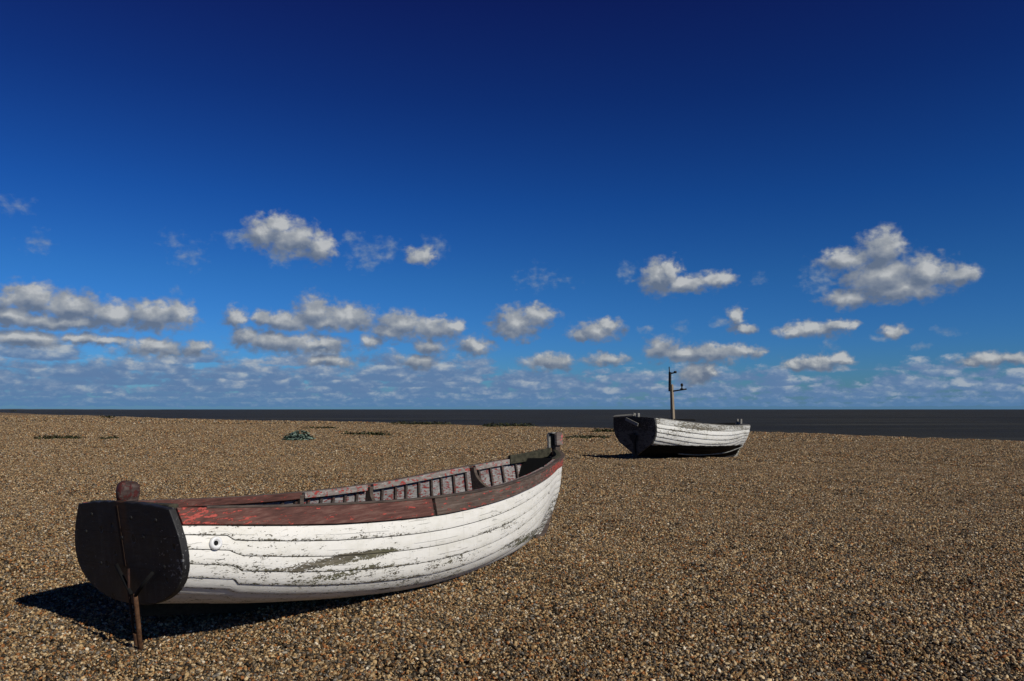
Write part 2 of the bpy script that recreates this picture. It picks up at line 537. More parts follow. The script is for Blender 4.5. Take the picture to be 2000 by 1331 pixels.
def mat_black_paint(name, base, chips, rust=True, rough=0.42, chip_lo=0.66, bare=None):
    mt, t, b = material(name)
    P = t.new('ShaderNodeTexCoord').outputs['Object']
    px, py, pz = t.sep(P)[:]
    n = t.noise(P, 4.0, 5.0, 0.65)
    col = t.ramp(n, [(0.3, tuple(c * 0.6 for c in base)), (0.7, tuple(c * 1.5 for c in base))])
    scuff = t.noise(t.v('MULTIPLY', P, (1, 1.0, 0.25)), 11.0, 5.0, 0.65)
    col = t.mix(t.ss(scuff, 0.48, 0.70, 0.0, 0.75), col, tuple(c * 2.6 for c in base))
    if bare:
        bm_ = t.m('ADD', t.noise(t.v('MULTIPLY', P, (1, 0.6, 1.3)), 5.0, 6.0, 0.7), t.ss(pz, bare[0] + 0.15, bare[0] - 0.15, -0.06, 0.10))
        col = t.mix(t.ss(bm_, 0.53, 0.60), col, bare[1])
    seam = t.ss(t.m('ABSOLUTE', t.m('SUBTRACT', t.m('FRACT', t.m('MULTIPLY_ADD', pz, 4.3, 0.35)), 0.5)), 0.004, 0.022, 0.8, 0.0)
    col = t.mix(seam, col, (0.003, 0.003, 0.003))
    c1 = t.noise(t.v('MULTIPLY', P, (1, 0.45, 1)), 46.0, 4.0, 0.7)
    zone = t.ss(t.noise(P, 3.0, 2.0, 0.5), 0.45, 0.7, 0.05, -0.03)
    zone = t.m('SUBTRACT', zone, t.ss(py, -0.60, -0.38, 0.055, 0.0))
    cm = t.ss(t.m('SUBTRACT', c1, zone), chip_lo, chip_lo + 0.02)
    col = t.mix(cm, col, chips)
    holes = t.ss(t.m('ADD', t.vor(P, 5.2), t.m('MULTIPLY_ADD', n, 0.2, -0.1)), 0.09, 0.14, 1.0, 0.0)
    col = t.mix(holes, col, (0.004, 0.004, 0.004))
    if rust:
        rz = t.m('ADD', py, t.m('MULTIPLY_ADD', t.noise(P, 9.0, 4.0, 0.6), 0.16, -0.08))
        rm = t.m('MULTIPLY', t.ss(t.m('ABSOLUTE', rz), 0.02, 0.11, 1.0, 0.0), t.ss(t.noise(t.v('MULTIPLY', P, (1, 1, .4)), 6.0, 3.0, 0.6), 0.32, 0.55))
        col = t.mix(t.m('MULTIPLY', rm, 0.85), col, (0.06, 0.026, 0.010))
    t.put(b.inputs['Base Color'], col)
    t.put(b.inputs['Roughness'], t.m('MULTIPLY_ADD', n, 0.3, rough))
    b.inputs['Specular IOR Level'].default_value = 0.3
    h = t.m('ADD', t.noise(t.v('MULTIPLY', P, (1, 0.3, 1)), 25.0, 4.0, 0.6), t.m('MULTIPLY', cm, -0.7))
    h = t.m('SUBTRACT', h, t.m('MULTIPLY', holes, 1.5))
    t.put(b.inputs['Normal'], t.bump(h, 0.6, 0.006))
    return mt


def mat_simple(name, c0, c1, scale=20.0, rough=0.8, stretch=(1, 1, 1), bump=0.5, spec=0.25, dist=0.004):
    mt, t, b = material(name)
    P = t.new('ShaderNodeTexCoord').outputs['Object']
    n = t.noise(t.v('MULTIPLY', P, stretch), scale, 5.0, 0.7)
    t.put(b.inputs['Base Color'], t.ramp(n, [(0.3, c0), (0.7, c1)]))
    b.inputs['Roughness'].default_value = rough
    b.inputs['Specular IOR Level'].default_value = spec
    t.put(b.inputs['Normal'], t.bump(n, bump, dist))
    return mt


RED = (0.42, 0.075, 0.055)
BROWN = ((0.030, 0.018, 0.013), (0.085, 0.047, 0.036), (0.15, 0.10, 0.08))
M_white = mat_white_planks("white_plank_paint", (0.77, 0.75, 0.685), 0.573)
M_white_far = mat_white_planks("weathered_white_paint", (0.70, 0.69, 0.635), 0.55, bottom=0.50, local_patch=False)
M_wale = mat_peeling("maroon_wale_paint", RED, ((0.028, 0.014, 0.011), (0.105, 0.043, 0.033), (0.19, 0.11, 0.085)), 0.40, 42.0, ends=(-0.2, 40.0))
M_wale_fore = mat_peeling("worn_red_wale_paint", RED, ((0.028, 0.020, 0.016), (0.105, 0.073, 0.057), (0.21, 0.165, 0.135)), 0.415, 38.0, ends=(-5.0, 4.1))
M_inwale = mat_peeling("red_white_rail_paint", (0.36, 0.055, 0.045), ((0.09, 0.08, 0.07), (0.25, 0.225, 0.20), (0.40, 0.365, 0.33)), 0.455, 36.0, grey=((0.48, 0.43, 0.40), 0.58), stretch=0.3)
M_cap = mat_simple("bare_rail_wood", (0.035, 0.025, 0.02), (0.13, 0.10, 0.08), 40.0, 0.8, (0.1, 1, 1))
M_mossy = mat_simple("mossy_rail_wood", (0.012, 0.012, 0.008), (0.075, 0.07, 0.045), 24.0, 0.9)
M_inside = mat_peeling("inner_plank_paint", (0.20, 0.026, 0.022), ((0.085, 0.08, 0.075), (0.225, 0.217, 0.21), (0.38, 0.375, 0.37)), 0.465, 46.0, stretch=0.22, grey=((0.32, 0.325, 0.33), 0.60))
M_rib = mat_peeling("rib_wood", (0.15, 0.04, 0.03), ((0.025, 0.018, 0.015), (0.065, 0.05, 0.043), (0.16, 0.14, 0.125)), 0.42, 40.0)
M_black = mat_black_paint("black_transom_paint", (0.0145, 0.0142, 0.0145), (0.18, 0.18, 0.18), chip_lo=0.645)
M_black_far = mat_black_paint("flaking_black_paint", (0.013, 0.012, 0.011), (0.10, 0.10, 0.095), rust=False, chip_lo=0.55, bare=(0.95, (0.062, 0.060, 0.055)))
M_dark = mat_simple("tarred_wood", (0.006, 0.006, 0.006), (0.022, 0.02, 0.018), 20.0, 0.8)
M_head = mat_peeling("brown_gloss_paint", (0.075, 0.02, 0.016), ((0.02, 0.014, 0.012), (0.055, 0.034, 0.028), (0.16, 0.125, 0.105)), 0.50, 22.0, stretch=0.6, rough=0.6)
M_stem = mat_peeling("pink_red_paint", (0.52, 0.13, 0.12), ((0.05, 0.04, 0.035), (0.13, 0.10, 0.085), (0.26, 0.23, 0.2)), 0.46, 14.0, stretch=0.6)
M_rust = mat_simple("rusty_iron", (0.03, 0.014, 0.008), (0.17, 0.085, 0.04), 30.0, 0.75, bump=0.6)
M_rust_dark = mat_simple("dark_rusty_iron", (0.010, 0.006, 0.005), (0.05, 0.02, 0.012), 30.0, 0.8)
M_strap = mat_simple("rust_stained_strap", (0.006, 0.004, 0.003), (0.030, 0.013, 0.006), 26.0, 0.9, bump=0.6)
M_ring = mat_simple("white_enamel", (0.7, 0.7, 0.68), (0.8, 0.8, 0.78), 15.0, 0.4, bump=0.2, spec=0.5)
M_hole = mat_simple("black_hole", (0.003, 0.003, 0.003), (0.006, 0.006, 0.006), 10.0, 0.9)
M_greywood = mat_simple("grey_driftwood", (0.09, 0.085, 0.075), (0.30, 0.29, 0.26), 40.0, 0.85, (0.15, 1, 1))
M_keel = mat_simple("mossy_keel_wood", (0.008, 0.008, 0.006), (0.035, 0.035, 0.022), 25.0, 0.85)
M_mast = mat_simple("bare_mast_wood", (0.16, 0.125, 0.085), (0.33, 0.27, 0.19), 40.0, 0.8, (1, 1, 0.1))
M_iron = mat_simple("black_iron", (0.006, 0.006, 0.006), (0.02, 0.018, 0.016), 30.0, 0.6)
M_bilge = mat_simple("worn_grey_paint", (0.10, 0.10, 0.085), (0.36, 0.36, 0.33), 18.0, 0.8)


# ------------------------------------------------------------------ the ground
CREST = [(-2600, 2600), (-820, 1150), (-308, 480), (-60, 144), (0, 87), (19.7, 64), (29.8, 46.4), (42, 30), (52, 12), (58, -10), (62, -60), (70, -400)]
_cr = np.array(CREST, float)


def crest_dist(x, y):
    """signed metres past the crest of the beach towards the sea"""
    x = np.asarray(x, float)
    y = np.asarray(y, float)
    best = np.full(x.shape, 1e9)
    sign = np.ones(x.shape)
    for (ax, ay), (bx, by) in zip(_cr[:-1], _cr[1:]):
        dx, dy = bx - ax, by - ay
        L2 = dx * dx + dy * dy
        s = np.clip(((x - ax) * dx + (y - ay) * dy) / L2, 0, 1)
        qx, qy = ax + s * dx, ay + s * dy
        d = np.hypot(x - qx, y - qy)
        cr = dx * (y - ay) - dy * (x - ax)
        upd = d < best
        best = np.where(upd, d, best)
        sign = np.where(upd, np.where(cr > 0, 1, -1), sign)
    return best * sign


def vnoise(x, y, seed=0):
    """smooth value noise"""
    xi = np.floor(x).astype(np.int64)
    yi = np.floor(y).astype(np.int64)
    fx, fy = x - xi, y - yi
    fx, fy = fx * fx * (3 - 2 * fx), fy * fy * (3 - 2 * fy)

    def h(a, b):
        n = (a * 374761393 + b * 668265263 + seed * 144665) & 0xFFFFFFFF
        n = ((n ^ (n >> 13)) * 1274126177) & 0xFFFFFFFF
        return ((n ^ (n >> 16)) & 0xFFFF) / 65535.0
    return (h(xi, yi) * (1 - fx) + h(xi + 1, yi) * fx) * (1 - fy) + (h(xi, yi + 1) * (1 - fx) + h(xi + 1, yi + 1) * fx) * fy


def ground_z(x, y):
    x = np.asarray(x, float)
    y = np.asarray(y, float)
    e = x * 0.766 + y * 0.643 - 19.7
    z = -0.03 * np.clip(e, 0, 8.3)
    z = z + 0.075 * (vnoise(x / 1.7, y / 1.7, 3) - 0.5) + 0.05 * (vnoise(x / 0.6, y / 0.6, 9) - 0.5) * 0.7 + 0.10 * (vnoise(x / 6.5, y / 6.5, 5) - 0.5)
    # the shingle is scoured out under the near boat's quarter
    z = z - 0.12 * np.exp(-((x + 1.95) ** 2 + (y - 5.75) ** 2) / 1.1)
    d = crest_dist(x, y)
    dd = np.maximum(d + 1.5, 0)
    drop = np.where(dd < 3, dd * dd / 6 * 0.13, 0.13 * (dd - 1.5))
    return z - np.minimum(drop, 4.5)


PEBBLES = [(0.0, (0.022, 0.017, 0.01)), (0.15, (0.126, 0.071, 0.029)), (0.27, (0.271, 0.165, 0.069)), (0.41, (0.133, 0.101, 0.063)), (0.51, (0.403, 0.276, 0.134)), (0.63, (0.276, 0.11, 0.031)), (0.7, (0.064, 0.046, 0.028)), (0.79, (0.478, 0.364, 0.21)), (0.89, (0.175, 0.156, 0.126)), (0.962, (0.577, 0.5, 0.372))]


def mat_shingle_sheet():
    mt, t, b = material("shingle_ground")
    P = t.new('ShaderNodeNewGeometry').outputs['Position']
    P2 = t.v('MULTIPLY', P, (1, 1, 0.3))
    warp = t.v('MULTIPLY_ADD', t.noise(P2, 18.0, 2.0, 0.5, col=True), (0.03, 0.03, 0.0), P2)
    nd = t.new('ShaderNodeTexVoronoi', feature='F1')
    t.put(nd.inputs['Vector'], warp)
    nd.inputs['Scale'].default_value = 27.0
    r = t.sep(nd.outputs['Color'])[0]
    col = t.ramp(r, PEBBLES, 'CONSTANT')
    n = t.noise(P2, 0.35, 4.0, 0.6)
    col = t.mix(t.ss(n, 0.3, 0.7, 0.0, 0.35), col, t.v('MULTIPLY', col, (0.72, 0.70, 0.68)))
    col = t.v('MULTIPLY', col, SHEET_GAIN)
    t.put(b.inputs['Base Color'], col)
    b.inputs['Roughness'].default_value = 0.75
    b.inputs['Specular IOR Level'].default_value = 0.25
    h = t.m('SUBTRACT', 1.0, nd.outputs['Distance'])
    h = t.m('ADD', h, t.m('MULTIPLY', r, 0.8))
    nb = t.noise(P2, 1.3, 4.0, 0.6)
    bn = t.bump(nb, 0.6, 0.12)
    t.put(b.inputs['Normal'], t.bump(h, 1.0, 0.035, bn))
    return mt


SHEET_GAIN = (0.86, 0.82, 0.74)
M_sheet = mat_shingle_sheet()


def mat_pebble():
    mt, t, b = material("pebble_stone")
    r = t.m('FRACT', t.m('ADD', t.attr('stone_rand'), t.m('MULTIPLY', t.new('ShaderNodeObjectInfo').outputs['Random'], 7.31)))
    P = t.new('ShaderNodeTexCoord').outputs['Object']
    col = t.ramp(r, PEBBLES, 'CONSTANT')
    v2 = t.m('FRACT', t.m('MULTIPLY', r, 137.31))
    col = t.v('MULTIPLY', col, t.xyz(t.m('MULTIPLY_ADD', v2, 0.7, 0.65), t.m('MULTIPLY_ADD', v2, 0.68, 0.65), t.m('MULTIPLY_ADD', v2, 0.62, 0.66)))
    n = t.noise(t.v('ADD', P, t.xyz(t.m('MULTIPLY', r, 50.0), v2, 0.0)), 160.0, 3.0, 0.6)
    col = t.mix(t.ss(n, 0.4, 0.75, 0.0, 0.5), col, t.v('MULTIPLY', col, (0.55, 0.5, 0.45)))
    t.put(b.inputs['Base Color'], col)
    b.inputs['Roughness'].default_value = 0.62
    b.inputs['Specular IOR Level'].default_value = 0.3
    return mt


M_pebble = mat_pebble()


def build_beach():
    # one sheet out to the horizon: rings of vertices round the camera, finer near it
    rad = np.concatenate([[0.0], np.geomspace(0.6, 60, 150), np.geomspace(62, 3200, 90)])
    ang = np.unique(np.concatenate([np.linspace(-math.pi, math.pi, 121), np.linspace(-0.72, 0.72, 420)]))
    ang = ang[:-1]
    A, Rr = np.meshgrid(ang, rad)
    X, Y = Rr * np.sin(A), Rr * np.cos(A)
    Z = ground_z(X, Y)
    nv = X.shape[1]
    vs = np.c_[X.ravel(), Y.ravel(), Z.ravel()]
    i, j = np.meshgrid(np.arange(len(rad) - 1), np.arange(nv), indexing='ij')
    j2 = (j + 1) % nv
    fs = np.stack([i * nv + j, i * nv + j2, (i + 1) * nv + j2, (i + 1) * nv + j], -1).reshape(-1, 4)
    fs = fs[:, ::-1]
    o = mesh_obj("beach", vs, fs.tolist(), M_sheet)
    tag(o, "brown shingle beach sloping away to the sea", "beach", kind="structure")

    mt, t, b = material("sea_water")
    P = t.new('ShaderNodeNewGeometry').outputs['Position']
    big = t.noise(t.v('MULTIPLY', P, (0.006, 0.05, 1)), 1.0, 7.0, 0.7)
    t.put(b.inputs['Base Color'], t.ramp(big, [(0.32, (0.016, 0.016, 0.0125)), (0.5, (0.034, 0.032, 0.022)), (0.68, (0.066, 0.062, 0.044))]))
    b.inputs['Roughness'].default_value = 0.5
    b.inputs['Specular IOR Level'].default_value = 0.03
    wv = t.noise(t.v('MULTIPLY', P, (0.35, 0.8, 1)), 1.0, 5.0, 0.65)
    t.put(b.inputs['Normal'], t.bump(wv, 1.0, 0.6))
    rr = np.concatenate([[0], np.geomspace(20, 90000, 60)])
    aa = np.linspace(-math.pi, math.pi, 129)[:-1]
    A, Rr = np.meshgrid(aa, rr)
    nv = len(aa)
    vs = np.c_[(Rr * np.sin(A)).ravel(), (Rr * np.cos(A)).ravel(), np.full(Rr.size, -2.6)]
    i, j = np.meshgrid(np.arange(len(rr) - 1), np.arange(nv), indexing='ij')
    j2 = (j + 1) % nv
    fs = np.stack([(i + 1) * nv + j, (i + 1) * nv + j2, i * nv + j2, i * nv + j], -1).reshape(-1, 4)
    s = mesh_obj("sea", vs, fs.tolist(), mt, smooth=False)
    tag(s, "dark grey sea reaching to the horizon", "sea", kind="structure")

    # low coast far off along the beach
    mt = mat_simple("far_coast", (0.05, 0.06, 0.07), (0.09, 0.10, 0.11), 0.01, 0.9)
    mb = MB()
    rows = []
    for k in range(40):
        s_ = k / 39
        x, y = -4600 + 1750 * s_, 6200 + 300 * s_
        h = (9 * (1 - s_) ** 0.7 + 1) * (0.7 + 0.6 * float(vnoise(np.array(k * .6), np.array(.5), 2)))
        rows.append([(x, y - 60, -4), (x, y, h * 0.8 - 2), (x, y + 60, h - 2), (x, y + 260, h * 0.6 - 2), (x, y + 400, -4)])
    mb.grid(rows)
    tag(mb.build("hills", mt, smooth=True), "low far coast on the horizon past the beach", "hills", kind="structure")


def build_shingle():
    """loose stones lying on the sheet: small heaps of stones, turned at random, placed by geometry nodes"""
    half = math.tan(R(32.8)) * 1.06
    xs, ys, sc = [], [], []
    for (y0, y1, dens, s0) in DENS:
        area_w = 2 * (half * y1 + 1.5)
        n = int(area_w * (y1 - y0) * dens)
        x = (RNG.random(n) - 0.5) * area_w
        y = y0 + RNG.random(n) * (y1 - y0)
        k = np.abs(x) < half * y + 1.5
        x, y = x[k], y[k]
        xs.append(x)
        ys.append(y)
        sc.append(s0 * RNG.uniform(0.85, 1.2, len(x)))
    x, y, s = map(np.concatenate, (xs, ys, sc))
    ok = crest_dist(x, y) < 1.5
    x, y, s = x[ok], y[ok], s[ok]
    n = len(x)
    s = s * (0.8 + 0.4 * vnoise(x / 0.5, y / 0.5, 21))
    e = 0.12
    z = ground_z(x, y)
    gx = (ground_z(x + e, y) - z) / e
    gy = (ground_z(x, y + e) - z) / e
    yaw = RNG.uniform(0, 6.283, n)
    # tilt with the slope: rotate the surface normal into each heap's turned frame
    me = bpy.data.meshes.new("shingle")
    me.vertices.add(n)
    me.vertices.foreach_set('co', np.c_[x, y, z + 0.002].astype(np.float32).ravel())
    a = me.attributes.new("heap_scale", 'FLOAT', 'POINT')
    a.data.foreach_set('value', s.astype(np.float32))
    eul = np.empty((n, 3), np.float32)
    nrm = np.c_[-gx, -gy, np.ones(n)]
    nrm /= np.linalg.norm(nrm, axis=1, keepdims=True)
    c, s_ = np.cos(-yaw), np.sin(-yaw)
    lx = nrm[:, 0] * c - nrm[:, 1] * s_
    ly = nrm[:, 0] * s_ + nrm[:, 1] * c
    eul[:, 1] = np.arctan2(lx, nrm[:, 2])
    eul[:, 0] = -np.arcsin(np.clip(ly, -1, 1))
    eul[:, 2] = yaw
    a = me.attributes.new("heap_turn", 'FLOAT_VECTOR', 'POINT')
    a.data.foreach_set('vector', eul.ravel())
    KINDS = 14
    a = me.attributes.new("heap_kind", 'INT', 'POINT')
    a.data.foreach_set('value', RNG.integers(0, KINDS, n).astype(np.int32))
    me.materials.append(M_pebble)
    o = bpy.data.objects.new("shingle", me)
    COL.objects.link(o)
    tag(o, "loose brown and grey pebbles covering the beach", "pebbles", kind="stuff")
    ng = bpy.data.node_groups.new("scatter_pebbles", 'GeometryNodeTree')
    ng.interface.new_socket("Geometry", in_out='INPUT', socket_type='NodeSocketGeometry')
    ng.interface.new_socket("Geometry", in_out='OUTPUT', socket_type='NodeSocketGeometry')
    N, L = ng.nodes, ng.links
    gi, go = N.new('NodeGroupInput'), N.new('NodeGroupOutput')

    def rnd(lo, hi, seed, typ='FLOAT'):
        r_ = N.new('FunctionNodeRandomValue')
        r_.data_type = typ
        socks = [q for q in r_.inputs if q.enabled]
        named_ = {q.name: q for q in socks}
        named_['Min'].default_value = lo
        named_['Max'].default_value = hi
        named_['Seed'].default_value = seed
        return [q for q in r_.outputs if q.enabled][0]

    def vm(op, a_, b_=None, c_=None):
        nd = N.new('ShaderNodeVectorMath')
        nd.operation = op
        for q, val in enumerate((a_, b_, c_)):
            if val is None:
                continue
            if isinstance(val, bpy.types.NodeSocket):
                L.new(val, nd.inputs[q])
            else:
                nd.inputs[q].default_value = val
        return nd.outputs[0]

    def fm(op, a_, b_=None):
        nd = N.new('ShaderNodeMath')
        nd.operation = op
        for q, val in enumerate((a_, b_)):
            if val is None:
                continue
            if isinstance(val, bpy.types.NodeSocket):
                L.new(val, nd.inputs[q])
            else:
                nd.inputs[q].default_value = val
        return nd.outputs[0]
    # eight shapes of stone
    shapes = N.new('GeometryNodeGeometryToInstance')
    for k in range(8):
        ico = N.new('GeometryNodeMeshIcoSphere')
        ico.inputs['Radius'].default_value = 1.0
        ico.inputs['Subdivisions'].default_value = 2
        pos = N.new('GeometryNodeInputPosition')
        no = N.new('ShaderNodeTexNoise')
        no.noise_dimensions = '4D'
        no.inputs['W'].default_value = k * 3.7
        no.inputs['Scale'].default_value = 0.8
        no.inputs['Detail'].default_value = 1.0
        L.new(pos.outputs[0], no.inputs['Vector'])
        sp = N.new('GeometryNodeSetPosition')
        L.new(ico.outputs['Mesh'], sp.inputs['Geometry'])
        L.new(vm('MULTIPLY_ADD', no.outputs['Color'], (1.7, 1.7, 1.7), (-0.85, -0.85, -0.85)), sp.inputs['Offset'])
        sm = N.new('GeometryNodeSetShadeSmooth')
        L.new(sp.outputs[0], sm.inputs[0])
        L.new(sm.outputs[0], shapes.inputs[0])
    # heaps of sixty stones, each within a circle of 0.1 m
    heaps = N.new('GeometryNodeGeometryToInstance')
    for k in range(KINDS):
        pt = N.new('GeometryNodePoints')
        pt.inputs['Count'].default_value = 60
        ang = rnd(0.0, 6.2832, k * 10 + 1)
        rr = fm('MULTIPLY', fm('SQRT', rnd(0.0, 1.0, k * 10 + 2)), 0.10)
        cx = N.new('ShaderNodeCombineXYZ')
        L.new(fm('MULTIPLY', rr, fm('COSINE', ang)), cx.inputs[0])
        L.new(fm('MULTIPLY', rr, fm('SINE', ang)), cx.inputs[1])
        L.new(rnd(0.0, 0.018, k * 10 + 3), cx.inputs[2])
        L.new(cx.outputs[0], pt.inputs['Position'])
        iop = N.new('GeometryNodeInstanceOnPoints')
        iop.inputs['Pick Instance'].default_value = True
        L.new(pt.outputs[0], iop.inputs['Points'])
        L.new(shapes.outputs[0], iop.inputs['Instance'])
        L.new(rnd(0, 7, k * 10 + 4, 'INT'), iop.inputs['Instance Index'])
        e2 = N.new('FunctionNodeEulerToRotation')
        L.new(rnd((-1.0, -1.0, 0.0), (1.0, 1.0, 6.283), k * 10 + 5, 'FLOAT_VECTOR'), e2.inputs[0])
        L.new(e2.outputs[0], iop.inputs['Rotation'])
        base = fm('MULTIPLY_ADD', fm('POWER', rnd(0.0, 1.0, k * 10 + 6), 2.6), 0.0098)
        base.node.inputs[2].default_value = 0.0052
        L.new(vm('SCALE', rnd((0.9, 0.6, 0.35), (1.15, 0.95, 0.72), k * 10 + 7, 'FLOAT_VECTOR')), iop.inputs['Scale'])
        scn = iop.inputs['Scale'].links[0].from_node
        L.new(base, scn.inputs['Scale'])
        st = N.new('GeometryNodeStoreNamedAttribute')
        st.data_type = 'FLOAT'
        st.domain = 'INSTANCE'
        st.inputs['Name'].default_value = "stone_rand"
        L.new(iop.outputs[0], st.inputs['Geometry'])
        vs_ = [q for q in st.inputs if q.name == 'Value' and q.enabled][0]
        L.new(rnd(0.0, 1.0, k * 10 + 8), vs_)
        re_ = N.new('GeometryNodeRealizeInstances')
        L.new(st.outputs[0], re_.inputs[0])
        ma = N.new('GeometryNodeSetMaterial')
        ma.inputs['Material'].default_value = M_pebble
        L.new(re_.outputs[0], ma.inputs[0])
        L.new(ma.outputs[0], heaps.inputs[0])

    def named(nm, typ):
        a_ = N.new('GeometryNodeInputNamedAttribute')
        a_.data_type = typ
        a_.inputs['Name'].default_value = nm
        return a_.outputs['Attribute']
    iop = N.new('GeometryNodeInstanceOnPoints')
    iop.inputs['Pick Instance'].default_value = True
    L.new(gi.outputs[0], iop.inputs['Points'])
    L.new(heaps.outputs[0], iop.inputs['Instance'])
    L.new(named("heap_kind", 'INT'), iop.inputs['Instance Index'])
    e2r = N.new('FunctionNodeEulerToRotation')
    L.new(named("heap_turn", 'FLOAT_VECTOR'), e2r.inputs[0])
    L.new(e2r.outputs[0], iop.inputs['Rotation'])
    L.new(named("heap_scale", 'FLOAT'), iop.inputs['Scale'])
    L.new(iop.outputs[0], go.inputs[0])
    o.modifiers.new("scatter", 'NODES').node_group = ng
    print("heaps", n)


# distance from, to, heaps per square metre, size of a heap
DENS = [(3.9, 9.0, 150, 1.0), (9.0, 15.0, 140, 1.0), (15.0, 26.0, 85, 1.25), (26.0, 46.0, 32, 1.9), (46.0, 100.0, 12, 3.0), (100.0, 230.0, 1.8, 7.0)]
build_beach()
build_shingle()


# ------------------------------------------------------------------ boats
def hermite(tk, pts, ts):
    """cubic through the control points pts (n,3) at parameters tk"""
    tk = np.asarray(tk, float)
    pts = np.asarray(pts, float)
    h = np.diff(tk)
    sl = np.diff(pts, axis=0) / h[:, None]
    mtan = np.empty_like(pts)
    mtan[0], mtan[-1] = sl[0], sl[-1]
    for i in range(1, len(tk) - 1):
        mtan[i] = (sl[i - 1] * h[i] + sl[i] * h[i - 1]) / (h[i] + h[i - 1])
    i = np.clip(np.searchsorted(tk, ts, side='right') - 1, 0, len(tk) - 2)
    u = ((ts - tk[i]) / h[i])[:, None]
    hh = h[i][:, None]
    return ((2 * u ** 3 - 3 * u ** 2 + 1) * pts[i] + (u ** 3 - 2 * u ** 2 + u) * hh * mtan[i] + (-2 * u ** 3 + 3 * u ** 2) * pts[i + 1] + (u ** 3 - u ** 2) * hh * mtan[i + 1])


class Hull:
    """smooth half hull (port, y > 0) as a grid over stations and arc-length fraction v (0 keel, 1 sheer)"""

    def __init__(self, stations, NS=150, MV=161):
        ctrl = np.array(stations, float)                 # (n, 7, 3)
        tk = ctrl[:, :, 0].mean(1)
        tk = (tk - tk[0]) / (tk[-1] - tk[0])
        s = np.linspace(0, 1, NS)
        s = 1 - (1 - s) ** 1.25                          # a little finer towards the bow
        self.s = s
        cols = [hermite(tk, ctrl[:, j], s) for j in range(7)]
        G = np.stack(cols, 1)                            # (NS, 7, 3)
        vk = np.arange(7) / 6
        vv = np.linspace(0, 1, MV)
        P = np.empty((NS, MV, 3))
        for i in range(NS):
            q = hermite(vk, G[i], np.linspace(0, 1, 400))
            L = np.r_[0, np.cumsum(np.linalg.norm(np.diff(q, axis=0), axis=1))]
            L /= L[-1]
            for c in range(3):
                P[i, :, c] = np.interp(vv, L, q[:, c])
        P[:, :, 1] = np.maximum(P[:, :, 1], 0.0)
        self.P = P
        self.NS, self.MV = NS, MV
        du = np.gradient(P, axis=0)
        dv = np.gradient(P, axis=1)
        n = np.cross(dv, du)
        n = -n / np.linalg.norm(n, axis=2, keepdims=True)
        n[:, :, :] *= np.sign(n[:, -1:, 1:2]) if False else 1
        flip = n[NS // 2, MV * 3 // 4, 1] < 0
        self.N = -n if flip else n
        self.arc = np.linalg.norm(np.diff(P, axis=1), axis=2).sum(1)

    def at(self, i, v, off=0.0, side=1):
        f = np.clip(v, 0, 1) * (self.MV - 1)
        j = min(int(f), self.MV - 2)
        u = f - j
        p = self.P[i, j] * (1 - u) + self.P[i, j + 1] * u
        n = self.N[i, j] * (1 - u) + self.N[i, j + 1] * u
        q = p + n * off
        return np.array([q[0], max(q[1], 0.004) * side, q[2]])

    def station(self, x, v=1.0):
        j = int(round(v * (self.MV - 1)))
        return int(np.argmin(np.abs(self.P[:, j, 0] - x)))


def clinker(h, n_strakes, v_top, notch=(0.28, 0.06, 0.03), proud=0.017, lift_seed=0):
    """lapped planking of both sides plus the inner skin; attribute 'edge' runs 0..1 over every plank"""
    mb = MB()
    vt = np.broadcast_to(np.asarray(v_top, float), (h.NS,))
    for side in (-1, 1):
        for k in range(n_strakes):
            rows, at_ = [], []

            def lower_edge(i, kk):
                """arc fraction of a plank's lower edge: it steps up where the lap runs out at the stern"""
                v0 = vt[i] * kk / n_strakes
                sft = 0.0
                if notch and 0 < kk < n_strakes:
                    xj = notch[0] + 0.021 * (n_strakes - kk)
                    sft = 1 - min(max((h.at(i, v0)[0] - xj) / notch[1], 0), 1)
                    sft = sft * sft * (3 - 2 * sft)
                if lift_seed:
                    v0 += 0.0025 * math.sin(i * 0.11 + kk * 1.7 + lift_seed)
                return v0 + (sft * notch[2] / h.arc[i] if notch else 0), sft
            for i in range(h.NS):
                v1 = vt[i] * (k + 1) / n_strakes
                va, sft = lower_edge(i, k)
                vn, _ = lower_edge(i, k + 1)
                pr = proud * (0.35 + 0.65 * min(1.0, (1 - h.s[i]) / 0.10 + 0.12)) * (1 - 0.3 * sft)
                row = [h.at(i, va + 0.002, 0.0, side), h.at(i, va, pr - 0.002, side), h.at(i, va + 0.006, pr, side)]
                aa = [0.0, 0.0, 0.05]
                for q in (0.25, 0.5, 0.75, 0.9, 1.0):
                    v = va + (v1 + 0.03 - va) * q
                    row.append(h.at(i, v, pr * (1 - q) + 0.003, side))
                    aa.append(0.86 * (v - va) / (vn - va))
                rows.append([tuple(p) for p in row])
                at_ += aa
            mb.grid(rows, at_, flip=(side > 0))
    return mb


def inner_skin(h, side, v0=0.0, v1=0.99, off=-0.012):
    mb = MB()
    vs = np.linspace(v0, v1, 40)
    mb.grid([[tuple(h.at(i, v, off, side)) for v in vs] for i in range(h.NS)], flip=(side < 0))
    return mb


def rail(h, i0, i1, prof, side, v=1.0):
    """sweep a rectangle along the sheer: prof = (in, out, down, up), in/out along the horizontal normal"""
    mb = MB()
    rings = []
    for i in range(i0, i1 + 1):
        p = h.at(i, v)
        n = h.N[i, -1].copy()
        n[2] = 0
        n /= np.linalg.norm(n)
        a, b_, d, u = prof
        ring = []
        for (o, z) in ((a, d), (b_, d), (b_, u), (a, u)):
            q = p + n * o + np.array([0, 0, z])
            ring.append((q[0], max(q[1], 0.0) * side, q[2]))
        rings.append(ring)
    mb.sweep(rings)
    return mb


